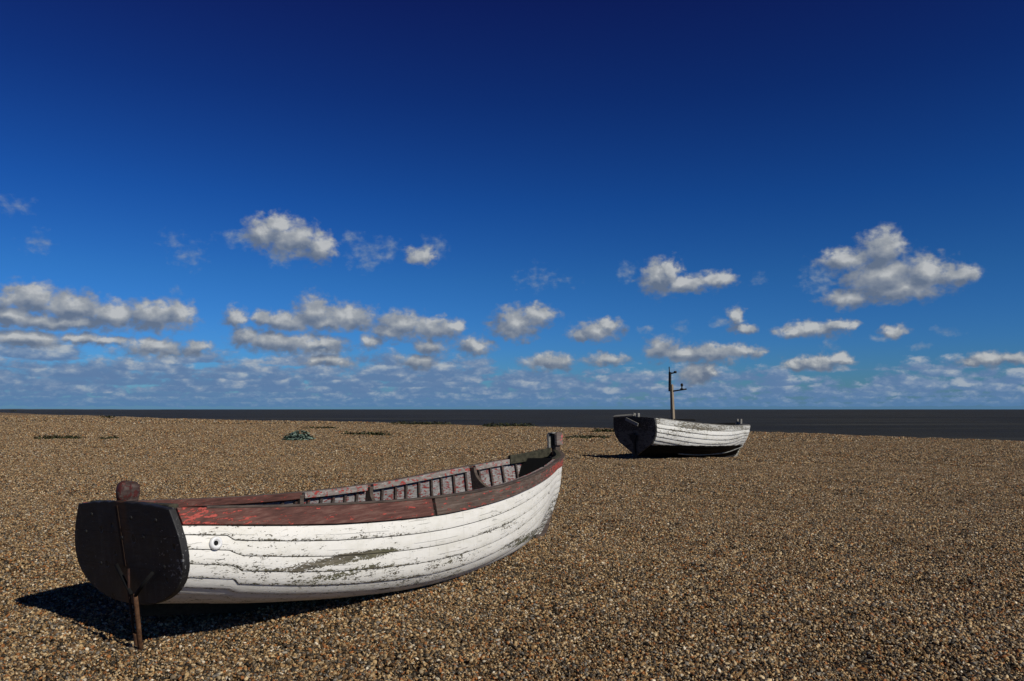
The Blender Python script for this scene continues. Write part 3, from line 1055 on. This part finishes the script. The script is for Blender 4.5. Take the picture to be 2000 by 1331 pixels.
def wale(h, i0, i1, v_lo, off0, side, top_in=-0.015):
    mb = MB()
    rings = []
    vl = np.broadcast_to(np.asarray(v_lo, float), (h.NS,))
    for i in range(i0, i1 + 1):
        v_lo = vl[i]
        off = off0 * (1 - 0.45 * max(0.0, (h.s[i] - 0.8) / 0.2))
        ring = [h.at(i, v_lo + 0.004, 0.002, side), h.at(i, v_lo, off, side)]
        for q in (0.25, 0.5, 0.75):
            ring.append(h.at(i, v_lo + (1 - v_lo) * q, off, side))
        ring.append(h.at(i, 1.0, off, side))
        ring.append(h.at(i, 1.0, top_in, side))
        ring.append(h.at(i, 0.97, top_in, side))
        rings.append([tuple(p) for p in ring])
    mb.sweep(rings)
    return mb


def rib(h, i, side, v0=0.22, v1=0.955, w=0.032, depth=0.028, off=-0.011):
    mb = MB()
    rings = []
    for v in np.linspace(v0, v1, 22):
        a = h.at(i, v, off, side)
        b_ = h.at(i, v, off - depth, side)
        d = np.array([w / 2, 0, 0])
        rings.append([tuple(a - d), tuple(a + d), tuple(b_ + d), tuple(b_ - d)])
    mb.sweep(rings)
    return mb


def transom(h, thick, crown, rake, out=0.012):
    """solid plank transom in the shape of the first station"""
    prof = []
    for v in np.linspace(0, 1, 40):
        prof.append(h.at(0, v, out, 1))
    top = prof[-1]
    pts = [(p[1], p[2], p[0]) for p in prof]
    cap = []
    for q in np.linspace(0, 1, 9)[1:]:
        y = top[1] * (1 - q)
        z = top[2] + crown * math.sin(q * math.pi / 2) ** 0.8 + 0.004 * math.sin(q * 23)
        cap.append((y, z, top[0] - rake * (z - top[2])))
    half = pts + cap
    full = half + [(-y, z, x) for (y, z, x) in half[::-1][1:-1]]
    mb = MB()
    a = [(x - thick, y, z) for (y, z, x) in full]
    b_ = [(x + 0.006, y, z) for (y, z, x) in full]
    n = len(full)
    mb.add(a + b_, [list(range(n))[::-1], [n + k for k in range(n)]] + [[k, (k + 1) % n, n + (k + 1) % n, n + k] for k in range(n)])
    return mb


def prism(poly, y0, y1):
    """polygon in the x-z plane extruded in y"""
    mb = MB()
    n = len(poly)
    mb.add([(x, y0, z) for x, z in poly] + [(x, y1, z) for x, z in poly],
           [list(range(n))[::-1], [n + k for k in range(n)]] + [[k, (k + 1) % n, n + (k + 1) % n, n + k] for k in range(n)])
    return mb


def superblob(c, r, e=3.2, nu=28, nv=18):
    mb = MB()
    rows = []
    for a in range(nv + 1):
        th = -math.pi / 2 + math.pi * a / nv
        row = []
        for b_ in range(nu):
            ph = 2 * math.pi * b_ / nu
            d = np.array([math.cos(th) * math.cos(ph), math.cos(th) * math.sin(ph), math.sin(th)])
            k = (np.abs(d) ** e).sum() ** (-1 / e)
            p = d * k * np.array(r) + np.array(c)
            row.append(tuple(p))
        rows.append(row)
    mb.grid(rows, closed=True)
    return mb


def thwart(h, x, drop, width, thick):
    i = h.station(x)
    zt = h.P[i, -1, 2] - drop
    j = int(np.argmin(np.abs(h.P[i, h.MV // 3:, 2] - zt))) + h.MV // 3
    y = h.P[i, j, 1] - 0.02
    mb = MB()
    mb.box((h.P[i, -1, 0], 0, zt), (width, 2 * y, thick))
    return mb, i, zt


def knee(h, i, side, zt, foot=0.2, w=0.05):
    """standing knee between a thwart and the gunwale"""
    top = h.at(i, 0.985, -0.012, 1)
    poly = []
    zs = np.linspace(zt + 0.02, top[2] + 0.012, 12)
    outer = []
    for z in zs:
        j = int(np.argmin(np.abs(h.P[i, h.MV // 3:, 2] - z))) + h.MV // 3
        outer.append((h.P[i, j, 1] - 0.014, z))
    inner = []
    for q, (y, z) in zip(np.linspace(0, 1, 12), outer):
        d = 0.058 + foot * (1 - q) ** 2.6
        inner.append((y - d, z))
    poly = outer + inner[::-1]
    mb = MB()
    n = len(poly)
    x = h.P[i, -1, 0]
    mb.add([(x - w / 2, y * side, z) for y, z in poly] + [(x + w / 2, y * side, z) for y, z in poly],
           [list(range(n))[::-1], [n + k for k in range(n)]] + [[k, (k + 1) % n, n + (k + 1) % n, n + k] for k in range(n)])
    return mb


def lathe(c, axis, prof, n=28):
    """prof: list of (radius, along axis)"""
    ax = Vector(axis).normalized()
    a = ax.orthogonal().normalized()
    b_ = ax.cross(a)
    mb = MB()
    rings = [[tuple(Vector(c) + ax * z + (a * math.cos(2 * math.pi * k / n) + b_ * math.sin(2 * math.pi * k / n)) * r) for k in range(n)] for r, z in prof]
    mb.sweep(rings)
    return mb


def rk(pts, x, rake, ztop):
    return [(x + rake * (ztop - z), y, z) for y, z in pts]


# ---- the near boat: open clinker boat with a red wale
def build_near_boat():
    rot = (Matrix.Rotation(-R(34.65) + math.pi / 2, 4, 'Z') @ Matrix.Rotation(-R(0), 4, 'Y'))
    root = empty("rowing_boat", (-2.699, 5.711, 0.0))
    # x axis = towards the bow, heeled 2.9 degrees to port
    root.rotation_euler = (rot @ Matrix.Rotation(-R(2.1), 4, 'X')).to_euler()
    tag(root, "white clinker rowing boat with red peeling wale and black transom, in front on the shingle", "boat")
    st = [
        rk([(0, .25), (.24, .265), (.46, .33), (.61, .43), (.675, .56), (.655, .73), (.572, .915)], 0.0, .12, .92),
        [(1.0, y, z) for y, z in [(0, .10), (.32, .11), (.60, .165), (.765, .285), (.82, .455), (.815, .65), (.76, .842)]],
        [(2.2, y, z) for y, z in [(0, -.02), (.36, -.02), (.68, .03), (.85, .16), (.905, .35), (.915, .58), (.88, .79)]],
        [(3.4, y, z) for y, z in [(0, -.05), (.32, -.04), (.6, .02), (.77, .16), (.84, .37), (.85, .61), (.835, .805)]],
        [(4.5, y, z) for y, z in [(0, -.02), (.22, .03), (.42, .13), (.54, .30), (.59, .50), (.615, .72), (.632, .895)]],
        [(5.1, .0, .03), (5.14, .09, .13), (5.17, .185, .28), (5.19, .272, .46), (5.2, .332, .645), (5.2, .364, .83), (5.2, .388, .965)],
        [(5.25, .025, .06), (5.38, .068, .175), (5.475, .115, .32), (5.54, .152, .485), (5.585, .176, .65), (5.605, .192, .84), (5.61, .208, 1.01)],
        [(5.31, .032, .055), (5.45, .032, .17), (5.57, .032, .32), (5.67, .032, .485), (5.75, .032, .65), (5.80, .032, .86), (5.81, .036, 1.055)],
    ]
    h = Hull(st)
    # the wale is deepest amidships and narrows to the bow
    hx = np.interp(h.P[:, -1, 0], [0, 1.2, 2.4, 3.9, 5.0, 5.8], [.122, .15, .15, .115, .105, .10])
    VT = 1 - hx / h.arc
    hull = clinker(h, 11, VT, notch=(0.30, 0.045, 0.034)).build("hull", M_white, root, smooth=True, attr='edge', fix=False)
    md = hull.modifiers.new("edges", 'EDGE_SPLIT')
    md.split_angle = R(38)
    for s in (-1, 1):
        inner_skin(h, s).build("inner_planking", M_inside, root, smooth=True, fix=False)
    iw = h.station(2.25)
    for s in (-1, 1):
        wale(h, 0, iw, VT, 0.034, s).build("wale_plank", M_wale, root, bevel=0.005)
        wale(h, iw + 1, h.NS - 2, VT, 0.032, s).build("wale_plank", M_wale_fore, root, bevel=0.005)
    # rails on top of the wale
    last = h.NS - 3
    for s in (-1, 1):
        rail(h, 4, last, (-0.018, 0.040, 0.002, 0.019), s).build("gunwale", M_cap, root, bevel=0.005)
    cuts = [(0.25, 2.26), (2.34, 3.17), (3.25, 4.66), (4.74, 5.22)]
    for s in (-1, 1):
        for k, (x0, x1) in enumerate(cuts):
            rail(h, h.station(x0), h.station(x1), (-0.062, -0.013, -0.050, 0.014), s).build("inwale", M_inwale if k else M_wale, root, bevel=0.006)
        rail(h, h.station(5.23), last, (-0.075, -0.0185, -0.05, 0.062 if s > 0 else 0.03), s).build("bow_rail", M_mossy, root, bevel=0.008)
    # black board added to stand in for shade in the very bow, raked with its foot further aft
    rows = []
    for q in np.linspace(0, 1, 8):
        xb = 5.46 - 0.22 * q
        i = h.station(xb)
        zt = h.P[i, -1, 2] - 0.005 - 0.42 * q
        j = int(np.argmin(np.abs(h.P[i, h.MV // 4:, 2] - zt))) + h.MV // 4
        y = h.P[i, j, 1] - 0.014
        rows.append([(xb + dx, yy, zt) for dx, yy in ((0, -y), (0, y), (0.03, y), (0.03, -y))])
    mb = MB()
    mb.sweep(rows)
    mb.build("bow_shade_board", M_hole, root)
    # ribs on both sides
    x = 0.5
    while x < 5.35:
        i = h.station(x)
        if all(abs(x - kx) > 0.07 for kx in (2.3, 3.21, 4.7)):
            for s in (-1, 1):
                rib(h, i, s).build("rib", M_rib, root)
        x += 0.172
    for x in (2.3, 3.21, 4.7):
        mb, i, zt = thwart(h, x, 0.30, 0.2, 0.032)
        mb.build("thwart", M_rib, root, bevel=0.004)
        for s in (-1, 1):
            knee(h, i, s, zt, foot=0.24).build("knee", M_cap, root, bevel=0.006)
    # bottom boards
    mb = MB()
    for k in range(-3, 4):
        rings = []
        for i in range(h.station(0.5), h.station(4.7), 4):
            j = int(h.MV * 0.30)
            y = min(abs(h.P[i, j, 1]), 0.55)
            z = h.P[i, j, 2] + 0.03
            c = k * y / 3.6
            w = y / 3.6 * 0.47
            rings.append([(h.P[i, j, 0], c - w, z), (h.P[i, j, 0], c + w, z), (h.P[i, j, 0], c + w, z + .02), (h.P[i, j, 0], c - w, z + .02)])
        mb.sweep(rings)
    mb.build("bottom_board", M_rib, root)
    # stern
    transom(h, 0.05, 0.035, 0.12).build("transom", M_black, root, bevel=0.008)
    mb = MB()
    mb.box((0.035, 0.0, 0.918), (0.075, 1.02, 0.05))
    mb.build("transom_beam", M_mossy, root, bevel=0.01)
    head = superblob((0.030, 0.10, 1.012), (0.055, 0.045, 0.080), 2.6)
    h2 = superblob((0.082, 0.10, 1.008), (0.058, 0.042, 0.076), 2.8)
    head.add(h2.v, h2.f)
    head.build("stern_bollard", M_head, root, smooth=True)
    mb = MB()
    mb.box((0.062, 0.10, 0.935), (0.12, 0.07, 0.08))
    mb.build("bollard_neck", M_head, root, bevel=0.012)
    def on_transom(y, z, out=0.0):
        return (0.12 * (0.92 - z) - 0.05 - out, y, z)
    mb = MB()
    rings = []
    for z in np.linspace(0.925, 0.50, 12):
        yc = 0.055 - 0.10 * (0.93 - z)
        a_ = on_transom(0, z, -0.002)[0]
        rings.append([(a_, yc - .017, z), (a_, yc + .017, z), (a_ - .009, yc + .015, z), (a_ - .009, yc - .015, z)])
    mb.sweep(rings)
    mb.build("iron_strap", M_strap, root, bevel=0.002)
    for (y, z) in ((0.50, 0.72), (0.02, 0.70), (-0.25, 0.72), (-0.47, 0.53), (0.33, 0.50), (-0.42, 0.84), (0.40, 0.85), (-0.12, 0.845)):
        lathe(on_transom(y, z, -0.003), (-1, 0, -0.12), [(0.016, 0.0), (0.016, 0.006), (0.011, 0.011), (0.003, 0.012)], 14).build("bolt", M_iron, root, smooth=True)
    # stem, its head and the keel
    stem = prism([(5.18, 0.0), (5.33, -.035), (5.49, .075), (5.62, .265), (5.725, .45), (5.79, .61), (5.855, .83), (5.872, 1.02), (5.868, 1.14), (5.76, 1.14), (5.765, 0.98), (5.74, .80), (5.66, .58), (5.52, .32), (5.36, .13), (5.22, .06)], -0.036, 0.036)
    stem.build("stem", M_cap, root, bevel=0.010)
    # stem head: a dark block held between a grey cheek and a red painted one
    mb = MB()
    mb.box((5.80, 0.0, 1.21), (0.12, 0.06, 0.15))
    hd = mb.build("stem_head", M_dark, root, bevel=0.01)

    def cheek(y0, y1, x0, x1, z0, z1, r):
        poly = [(x0, z0), (x1, z0)]
        for k in range(7):
            a = math.pi / 2 * k / 6
            poly.append((x1 - r + r * math.cos(a), z1 - r + r * math.sin(a)))
        for k in range(7):
            a = math.pi / 2 * k / 6
            poly.append((x0 + r - r * math.sin(a), z1 - r + r * math.cos(a)))
        return prism(poly, y0, y1)
    cheek(-0.072, -0.031, 5.735, 5.885, 1.13, 1.305, 0.05).build("head_cheek", M_stem, hd, bevel=0.008)
    cheek(0.031, 0.060, 5.70, 5.88, 1.10, 1.30, 0.03).build("head_cheek", M_greywood, hd, bevel=0.006)
    mb = MB()
    mb.box((5.765, 0.0, 1.294), (0.13, 0.058, 0.02))
    mb.build("head_cap", M_greywood, hd, bevel=0.005)
    mb = MB()
    rings = []
    for x in np.linspace(0.1, 5.3, 40):
        i = h.station(x, 0.0)
        zt = h.P[i, 0, 2] + 0.02
        zb = h.P[i, 0, 2] - 0.11
        rings.append([(x, -.035, zb), (x, .035, zb), (x, .035, zt), (x, -.035, zt)])
    mb.sweep(rings)
    mb.build("keel", M_keel, root, bevel=0.006)
    # hawse ring on the starboard quarter
    i = h.station(0.215, 0.80)
    p = h.at(i, 0.795, 0.016, -1)
    n = h.N[i, int(0.795 * 160)] * np.array([1, -1, 1])
    ring = lathe(p, n, [(0.044, -0.012), (0.046, 0.006), (0.041, 0.016), (0.030, 0.021), (0.021, 0.017), (0.017, 0.005)])
    r_ = ring.build("mooring_ring", M_ring, root, smooth=True)
    lathe(p, n, [(0.0165, 0.0), (0.0165, 0.007), (0.004, 0.0072)]).build("ring_hole", M_hole, r_)
    # rusty iron prop under the transom
    mb = MB()
    mb.tube([(-0.046, -0.20, 0.34), (-0.034, -0.19, 0.27), (0.0, -0.165, 0.12), (0.045, -0.135, -0.14)], [0.013, 0.0165, 0.0165, 0.0165], 12)
    prop = mb.build("iron_prop", M_rust, root, smooth=True)
    mb = MB()
    mb.tube([(-0.05, -0.116, 0.50), (-0.045, -0.118, 0.33), (-0.02, -0.112, 0.20), (0.012, -0.105, 0.0)], 0.0085, 8)
    mb.build("iron_rod", M_rust_dark, prop, smooth=True)
    mb = MB()
    mb.tube([(-0.036, 0.064, 0.51), (-0.046, -0.03, 0.44), (-0.046, -0.15, 0.33)], 0.013, 8)
    mb.tube([(-0.036, -0.383, 0.49), (-0.046, -0.29, 0.41), (-0.046, -0.20, 0.325)], 0.013, 8)
    mb.build("iron_bracket", M_hole, prop, smooth=True)
    mb = MB()
    mb.tube([(0.022, -0.125, -0.02), (0.008, -0.13, 0.06)], 0.024, 12)
    mb.build("iron_clamp", M_rust, prop, smooth=False, bevel=0.003)
    return root


# ---- the far boat: a bigger black-bottomed boat with the stump of a mast
def build_far_boat():
    root = empty("fishing_boat", (3.95, 26.0, -0.02))
    M = Matrix.Rotation(-R(50) + math.pi / 2, 4, 'Z') @ Matrix.Rotation(R(1.75), 4, 'Y') @ Matrix.Rotation(R(0.5), 4, 'X')
    root.rotation_euler = M.to_euler()
    tag(root, "weathered white fishing boat with black bottom and stump mast, near the sea", "boat")
    st = [
        rk([(0, .12), (.16, .235), (.43, .40), (.70, .585), (.845, .81), (.885, 1.06), (.86, 1.35)], 0.0, .12, 1.35),
        [(1.3, y, z) for y, z in [(0, .09), (.3, .2), (.63, .33), (.89, .52), (1.01, .75), (1.045, .99), (1.02, 1.26)]],
        [(2.7, y, z) for y, z in [(0, .08), (.38, .16), (.76, .28), (1.01, .47), (1.12, .70), (1.15, .94), (1.13, 1.195)]],
        [(4.2, y, z) for y, z in [(0, .08), (.3, .17), (.62, .30), (.87, .49), (1.0, .71), (1.06, .94), (1.055, 1.175)]],
        [(5.4, y, z) for y, z in [(0, .09), (.14, .2), (.33, .345), (.51, .53), (.645, .74), (.725, .965), (.755, 1.2)]],
        [(6.0, .03, .14), (6.05, .1, .265), (6.08, .19, .42), (6.1, .28, .58), (6.12, .36, .78), (6.13, .42, 1.0), (6.13, .45, 1.225)],
        [(6.0, .034, .11), (6.13, .034, .24), (6.22, .034, .41), (6.28, .034, .6), (6.33, .034, .8), (6.36, .034, 1.02), (6.37, .036, 1.25)],
    ]
    for sec in st[1:]:
        for q in range(len(sec)):
            sec[q] = (sec[q][0] * 0.92, sec[q][1], sec[q][2])
    h = Hull(st, NS=120)
    hull = clinker(h, 11, 0.90, notch=None, proud=0.038, lift_seed=1.3).build("hull", M_white_far, root, smooth=True, attr='edge', fix=False)
    md = hull.modifiers.new("edges", 'EDGE_SPLIT')
    md.split_angle = R(38)
    for s in (-1, 1):
        inner_skin(h, s).build("inner_planking", M_greywood, root, smooth=True, fix=False)
        w = wale(h, 0, h.NS - 2, 0.895, 0.03, s)
        w.a = [0.5] * len(w.v)
        w.build("sheer_plank", M_white_far2, root, bevel=0.006)
        for (a, b_) in ((3, h.station(2.1)), (h.station(2.15), h.station(3.9)), (h.station(3.95), h.NS - 3)):
            rail(h, a, b_, (-0.06, 0.012, 0.002, 0.028), s).build("gunwale", M_greywood, root, bevel=0.008)
        # long rubbing strip low on the bilge
        mb = MB()
        rings = []
        for i in range(h.station(1.6, 0.3), h.station(5.55, 0.3), 2):
            v = 0.30 + 0.10 * max(0, (i / h.NS - 0.75) / 0.25) ** 1.5
            rings.append([tuple(h.at(i, v - 0.018, 0.0, s)), tuple(h.at(i, v - 0.014, 0.055, s)), tuple(h.at(i, v + 0.016, 0.055, s)), tuple(h.at(i, v + 0.02, 0.0, s))])
        mb.sweep(rings)
        mb.build("rubbing_strip", M_bilge, root)
    for x in (1.4, 2.5, 4.0):
        mb, i, zt = thwart(h, x, 0.22, 0.28, 0.04)
        mb.build("thwart", M_greywood, root, bevel=0.005)
    mb = MB()
    for k in range(-3, 4):
        rings = []
        for i in range(h.station(0.5), h.station(5.2), 4):
            j = int(h.MV * 0.36)
            y = min(abs(h.P[i, j, 1]), 0.75)
            z = h.P[i, j, 2] + 0.02
            c, w_ = k * y / 3.6, y / 3.6 * 0.47
            X = h.P[i, j, 0]
            rings.append([(X, c - w_, z), (X, c + w_, z), (X, c + w_, z + .025), (X, c - w_, z + .025)])
        mb.sweep(rings)
    mb.build("bottom_board", M_greywood, root)
    transom(h, 0.06, 0.03, 0.12, 0.02).build("transom", M_black_far, root, bevel=0.01)
    # things bolted to the transom
    mb = MB()
    mb.box((-0.02, 0.44, 1.41), (0.15, 0.92, 0.035), Matrix.Rotation(R(-4.0), 3, 'X') @ Matrix.Rotation(R(-24), 3, 'Y'))
    mb.build("transom_cap", M_greywood, root, bevel=0.008)
    mb = MB()
    d = Matrix.Rotation(R(16), 3, 'X') @ Matrix.Rotation(R(20), 3, 'Z')
    mb.box((-0.16, -0.02, 1.215), (0.035, 0.56, 0.10), Matrix.Rotation(R(19), 3, 'X'))
    mb.build("tiller_plank", M_greywood, root, bevel=0.008)
    for yy in (0.06, -0.12):
        mb = MB()
        mb.box((0.03, yy, 1.42), (0.10, 0.07, 0.16))
        mb.build("stern_post", M_greywood, root, bevel=0.012)
    mb = prism([(-0.10, 0.86), (0.03, 0.86), (0.10, 0.50), (0.12, 0.06), (0.06, -0.04), (0.0, -0.04), (-0.02, 0.3), (-0.03, 0.55)], -0.035, 0.035)
    mb.build("rudder_iron", M_iron, root, bevel=0.008)
    mb = MB()
    mb.add([(-0.055, .17, .80), (-0.055, -.17, .80), (-0.01, -.03, .52), (-0.01, .03, .52), (-0.085, .17, .80), (-0.085, -.17, .80), (-0.05, -.03, .52), (-0.05, .03, .52)],
           [[0, 1, 2, 3], [7, 6, 5, 4], [0, 4, 5, 1], [1, 5, 6, 2], [2, 6, 7, 3], [3, 7, 4, 0]])
    mb.build("rudder_bracket", M_dark, root, bevel=0.006)
    K = 0.92
    stem = prism([(a_ * K, b_) for a_, b_ in [(5.85, 0.0), (6.02, -.02), (6.18, .10), (6.27, .26), (6.34, .45), (6.39, .65), (6.43, .88), (6.445, 1.10), (6.44, 1.33), (6.33, 1.33), (6.33, 1.08), (6.29, .8), (6.22, .55), (6.12, .33), (6.0, .18), (5.88, .09)]], -0.045, 0.045)
    stem.build("stem", M_white_far2, root, bevel=0.012)
    for yy in (-0.075, 0.075):
        mb = MB()
        mb.box((6.33 * K, yy, 1.33), (0.10, 0.045, 0.22))
        mb.build("stem_cheek", M_greywood, root, bevel=0.01)
    rail(h, h.station(5.0), h.NS - 3, (-0.13, -0.062, -0.06, 0.055), 1).build("bow_rail", M_dark, root, bevel=0.01)
    mb = MB()
    rings = []
    for x in np.linspace(0.12, 5.5, 40):
        i = h.station(x, 0.0)
        zt = h.P[i, 0, 2] + 0.02
        zb = h.P[i, 0, 2] - 0.13
        rings.append([(x, -.045, zb), (x, .045, zb), (x, .045, zt), (x, -.045, zt)])
    mb.sweep(rings)
    mb.build("keel", M_dark, root, bevel=0.006)
    # mast: a tapering squared post leaning slightly aft
    mb = MB()
    rings = []
    for q in np.linspace(0, 1, 12):
        w = 0.067 - 0.022 * q
        c = (2.02 - 0.13 * q, 0.0 + 0.02 * q, 0.35 + 2.18 * q)
        rings.append([(c[0] - w, c[1] - w, c[2]), (c[0] + w, c[1] - w, c[2]), (c[0] + w, c[1] + w, c[2]), (c[0] - w, c[1] + w, c[2])])
    mb.sweep(rings)
    mast = mb.build("mast", M_mast, root, bevel=0.012)
    mb = MB()
    mb.box((1.835, 0.05, 2.62), (0.075, 0.07, 0.66))
    mb.build("mast_plate", M_iron, mast, bevel=0.006)
    mb = MB()
    mb.tube([(1.815, 0.055, 2.9), (1.80, 0.06, 3.13)], 0.018, 8)
    mb.build("mast_spike", M_iron, mast, smooth=True)
    mb = MB()
    ux, uy = 0.766, -0.643      # across the line of sight, in the boat's own axes
    mb.tube([(1.83, 0.04, 2.90), (1.83 + ux * 0.09, 0.04 + uy * 0.09, 2.915), (1.83 + ux * 0.17, 0.04 + uy * 0.17, 2.95)], 0.024, 8)
    mb.tube([(1.83 + ux * 0.135, 0.04 + uy * 0.135, 2.95), (1.83 + ux * 0.215, 0.04 + uy * 0.215, 2.955)], 0.042, 10)
    mb.build("halyard_hook", M_iron, mast, smooth=True)
    mb = MB()
    mb.tube([(1.92, -0.02, 2.30), (1.92 + ux * 0.46, -0.02 + uy * 0.46, 2.385)], 0.025, 8)
    arm = mb.build("lamp_arm", M_iron, mast, smooth=True)
    lx, ly = 1.92 + ux * 0.30, -0.02 + uy * 0.30
    lathe((lx, ly, 2.37), (0, 0, 1), [(0.06, 0.0), (0.05, 0.03), (0.022, 0.05), (0.022, 0.09), (0.043, 0.12), (0.047, 0.17), (0.03, 0.20), (0.008, 0.205)], 16).build("mast_lamp", M_iron, arm, smooth=True)
    mb = MB()
    mb.box((2.12, -0.22, 1.335), (0.09, 0.95, 0.055), Matrix.Rotation(R(38), 3, 'Z'))
    mb.build("mast_beam", M_dark, root, bevel=0.008)
    return root


M_white_far2 = mat_white_planks("greyed_sheer_paint", (0.58, 0.575, 0.53), 0.548, local_patch=False)
near = build_near_boat()
far = build_far_boat()


# ------------------------------------------------------------------ plants and driftwood
def mat_leaf(name, c0, c1):
    mt, t, b = material(name)
    n = t.attr('tone')
    t.put(b.inputs['Base Color'], t.ramp(n, [(0.0, c0), (1.0, c1)]))
    b.inputs['Roughness'].default_value = 0.55
    b.inputs['Specular IOR Level'].default_value = 0.3
    return mt


M_kale = mat_leaf("sea_kale_leaf", (0.032, 0.062, 0.042), (0.24, 0.31, 0.25))
M_mat = mat_leaf("sea_pea_leaf", (0.018, 0.022, 0.008), (0.065, 0.07, 0.03))


def leaf_plant(name, x0, y0, rx, ry, h, n, size, mat, label, group=None, clumps=1, cat="plant"):
    mb = MB()
    rnd = random.Random(int(abs(x0 * 13 + y0 * 7)))
    cs = [(-.72 + 1.44 * q / (clumps - 1), rnd.uniform(-.35, .35), rnd.uniform(.3, .5)) for q in range(clumps)] if clumps > 1 else [(0, 0, 1)]
    for _ in range(n):
        cx, cy, cr = rnd.choice(cs)
        a = rnd.uniform(0, 6.283)
        r = math.sqrt(rnd.random())
        x = x0 + (cx + cr * r * math.cos(a)) * rx
        y = y0 + (cy + cr * r * math.sin(a)) * ry
        top = h * max(0.12, 1 - r * r) * rnd.uniform(.35, 1.05)
        z = float(ground_z(x, y)) + top
        s = size * rnd.uniform(.6, 1.3)
        yaw = a + rnd.uniform(-.9, .9)
        tilt = rnd.uniform(-.2, 1.0)
        M_ = Matrix.Rotation(yaw, 3, 'Z') @ Matrix.Rotation(tilt, 3, 'Y')
        pts = [(-s * .1, 0, 0), (s * .25, -s * .38, .04 * s), (s * .7, -s * .40, .10 * s * rnd.uniform(-1, 2)), (s * 1.05, 0, -.12 * s), (s * .7, s * .40, .10 * s * rnd.uniform(-1, 2)), (s * .25, s * .38, .04 * s), (s * .45, 0, -.07 * s)]
        vs = [tuple(M_ @ Vector(p) + Vector((x, y, z))) for p in pts]
        tone = min(1, max(0, rnd.gauss(.5, .25)))
        mb.add(vs, [[6, 0, 1], [6, 1, 2], [6, 2, 3], [6, 3, 4], [6, 4, 5], [6, 5, 0]], tone)
        if rnd.random() < .35:    # stalk
            g = float(ground_z(x, y)) - .02
            q = (x * .8 + x0 * .2, y * .8 + y0 * .2, g)
            mb.add([(q[0] - .006, q[1], q[2]), (q[0] + .006, q[1], q[2]), (x, y, z)], [[0, 1, 2]], 0.2)
    o = mb.build(name, mat, None, smooth=True, attr='tone', fix=False)
    c = Vector((x0, y0, float(ground_z(x0, y0))))
    o.data.transform(Matrix.Translation(-c))
    o.location = c
    tag(o, label, cat, group)
    return o


def on_ground(px, py):
    """where the line of sight through a photograph pixel meets the beach"""
    u, v = (px - CX) / F_PX, -(py - CY) / F_PX
    d = Vector((u, math.cos(PITCH) - v * math.sin(PITCH), math.sin(PITCH) + v * math.cos(PITCH)))
    z = 0.0
    for _ in range(12):
        k = (z - 1.6) / d.z
        z = float(ground_z(d.x * k, d.y * k))
    return d.x * k, d.y * k


def plants():
    x, y = on_ground(580, 861)
    leaf_plant("sea_kale", x, y + .3, 0.80, 0.6, 0.52, 460, 0.17, M_kale, "blue green clump of broad leaved sea kale growing alone on the shingle")
    G = "flat mats of green growth on the shingle"
    spots = [  # px, py, half width px, depth m, height, leaves, label
        (712, 851.5, 52, 0.8, .10, 420, "long narrow dark green mat nearest to the blue green sea kale"),
        (628, 838, 36, 0.8, .05, 280, "thin broken strip of green behind the blue green sea kale"),
        (825, 830.5, 60, 2.2, .16, 520, "long dark mat at the sea edge, left of the two behind the rowing boat"),
        (992, 834.5, 52, 1.8, .16, 520, "dark mat at the sea edge straight behind the rowing boat bow"),
        (1185, 845.5, 28, 0.8, .12, 320, "small dark mat touching the transom side of the fishing boat"),
        (1145, 857, 42, 1.4, .05, 420, "thin scattered growth between the bow of one boat and stern of the other"),
        (118, 856, 46, 0.8, .05, 360, "sparse broken strip of weeds, left of the pair on the open shingle"),
        (215, 859, 20, 0.5, .04, 90, "small sparse patch of weeds, right of the pair on the open shingle"),
        (207, 814, 14, 1.6, .45, 150, "dark tuft standing at the beach crest above the sea, right of two"),
        (212, 817.5, 16, 1.6, .20, 150, "low spread of growth just below the right hand dark crest tuft"),
        (123, 809.5, 10, 2.0, .8, 150, "dark bush on the far beach crest, left of the dark crest tuft"),
        (26, 805.5, 6, 2.5, .8, 80, "tiny dark bush farthest along the beach crest"),
    ]
    for (px, py, hw, dep, h, n, lab) in spots:
        x, y = on_ground(px, py)
        rx = hw / F_PX * y
        leaf_plant("ground_plant", x, y, rx, dep, h * 1.8 + 0.08 + 0.0015 * y, int(n * 1.5), 0.06 + 0.0016 * y, M_mat, lab, G, clumps=7 if h < .3 else 3)


plants()


def driftwood():
    mb = MB()
    a = np.array(on_ground(1428, 900.5))
    b_ = np.array(on_ground(1490, 903.5))
    pts = []
    for q in np.linspace(0, 1, 9):
        p = a + (b_ - a) * q
        pts.append((p[0], p[1] + .12 * math.sin(q * 5), float(ground_z(*p)) + .03 + .02 * math.sin(q * 9)))
    mb.tube(pts, [.018, .02, .022, .018, .02, .018, .016, .014, .008], 8)
    o = mb.build("driftwood_stick", M_dark, None, smooth=True)
    tag(o, "thin dark driftwood stick on the pebbles below the fishing boat bow", "stick")


driftwood()
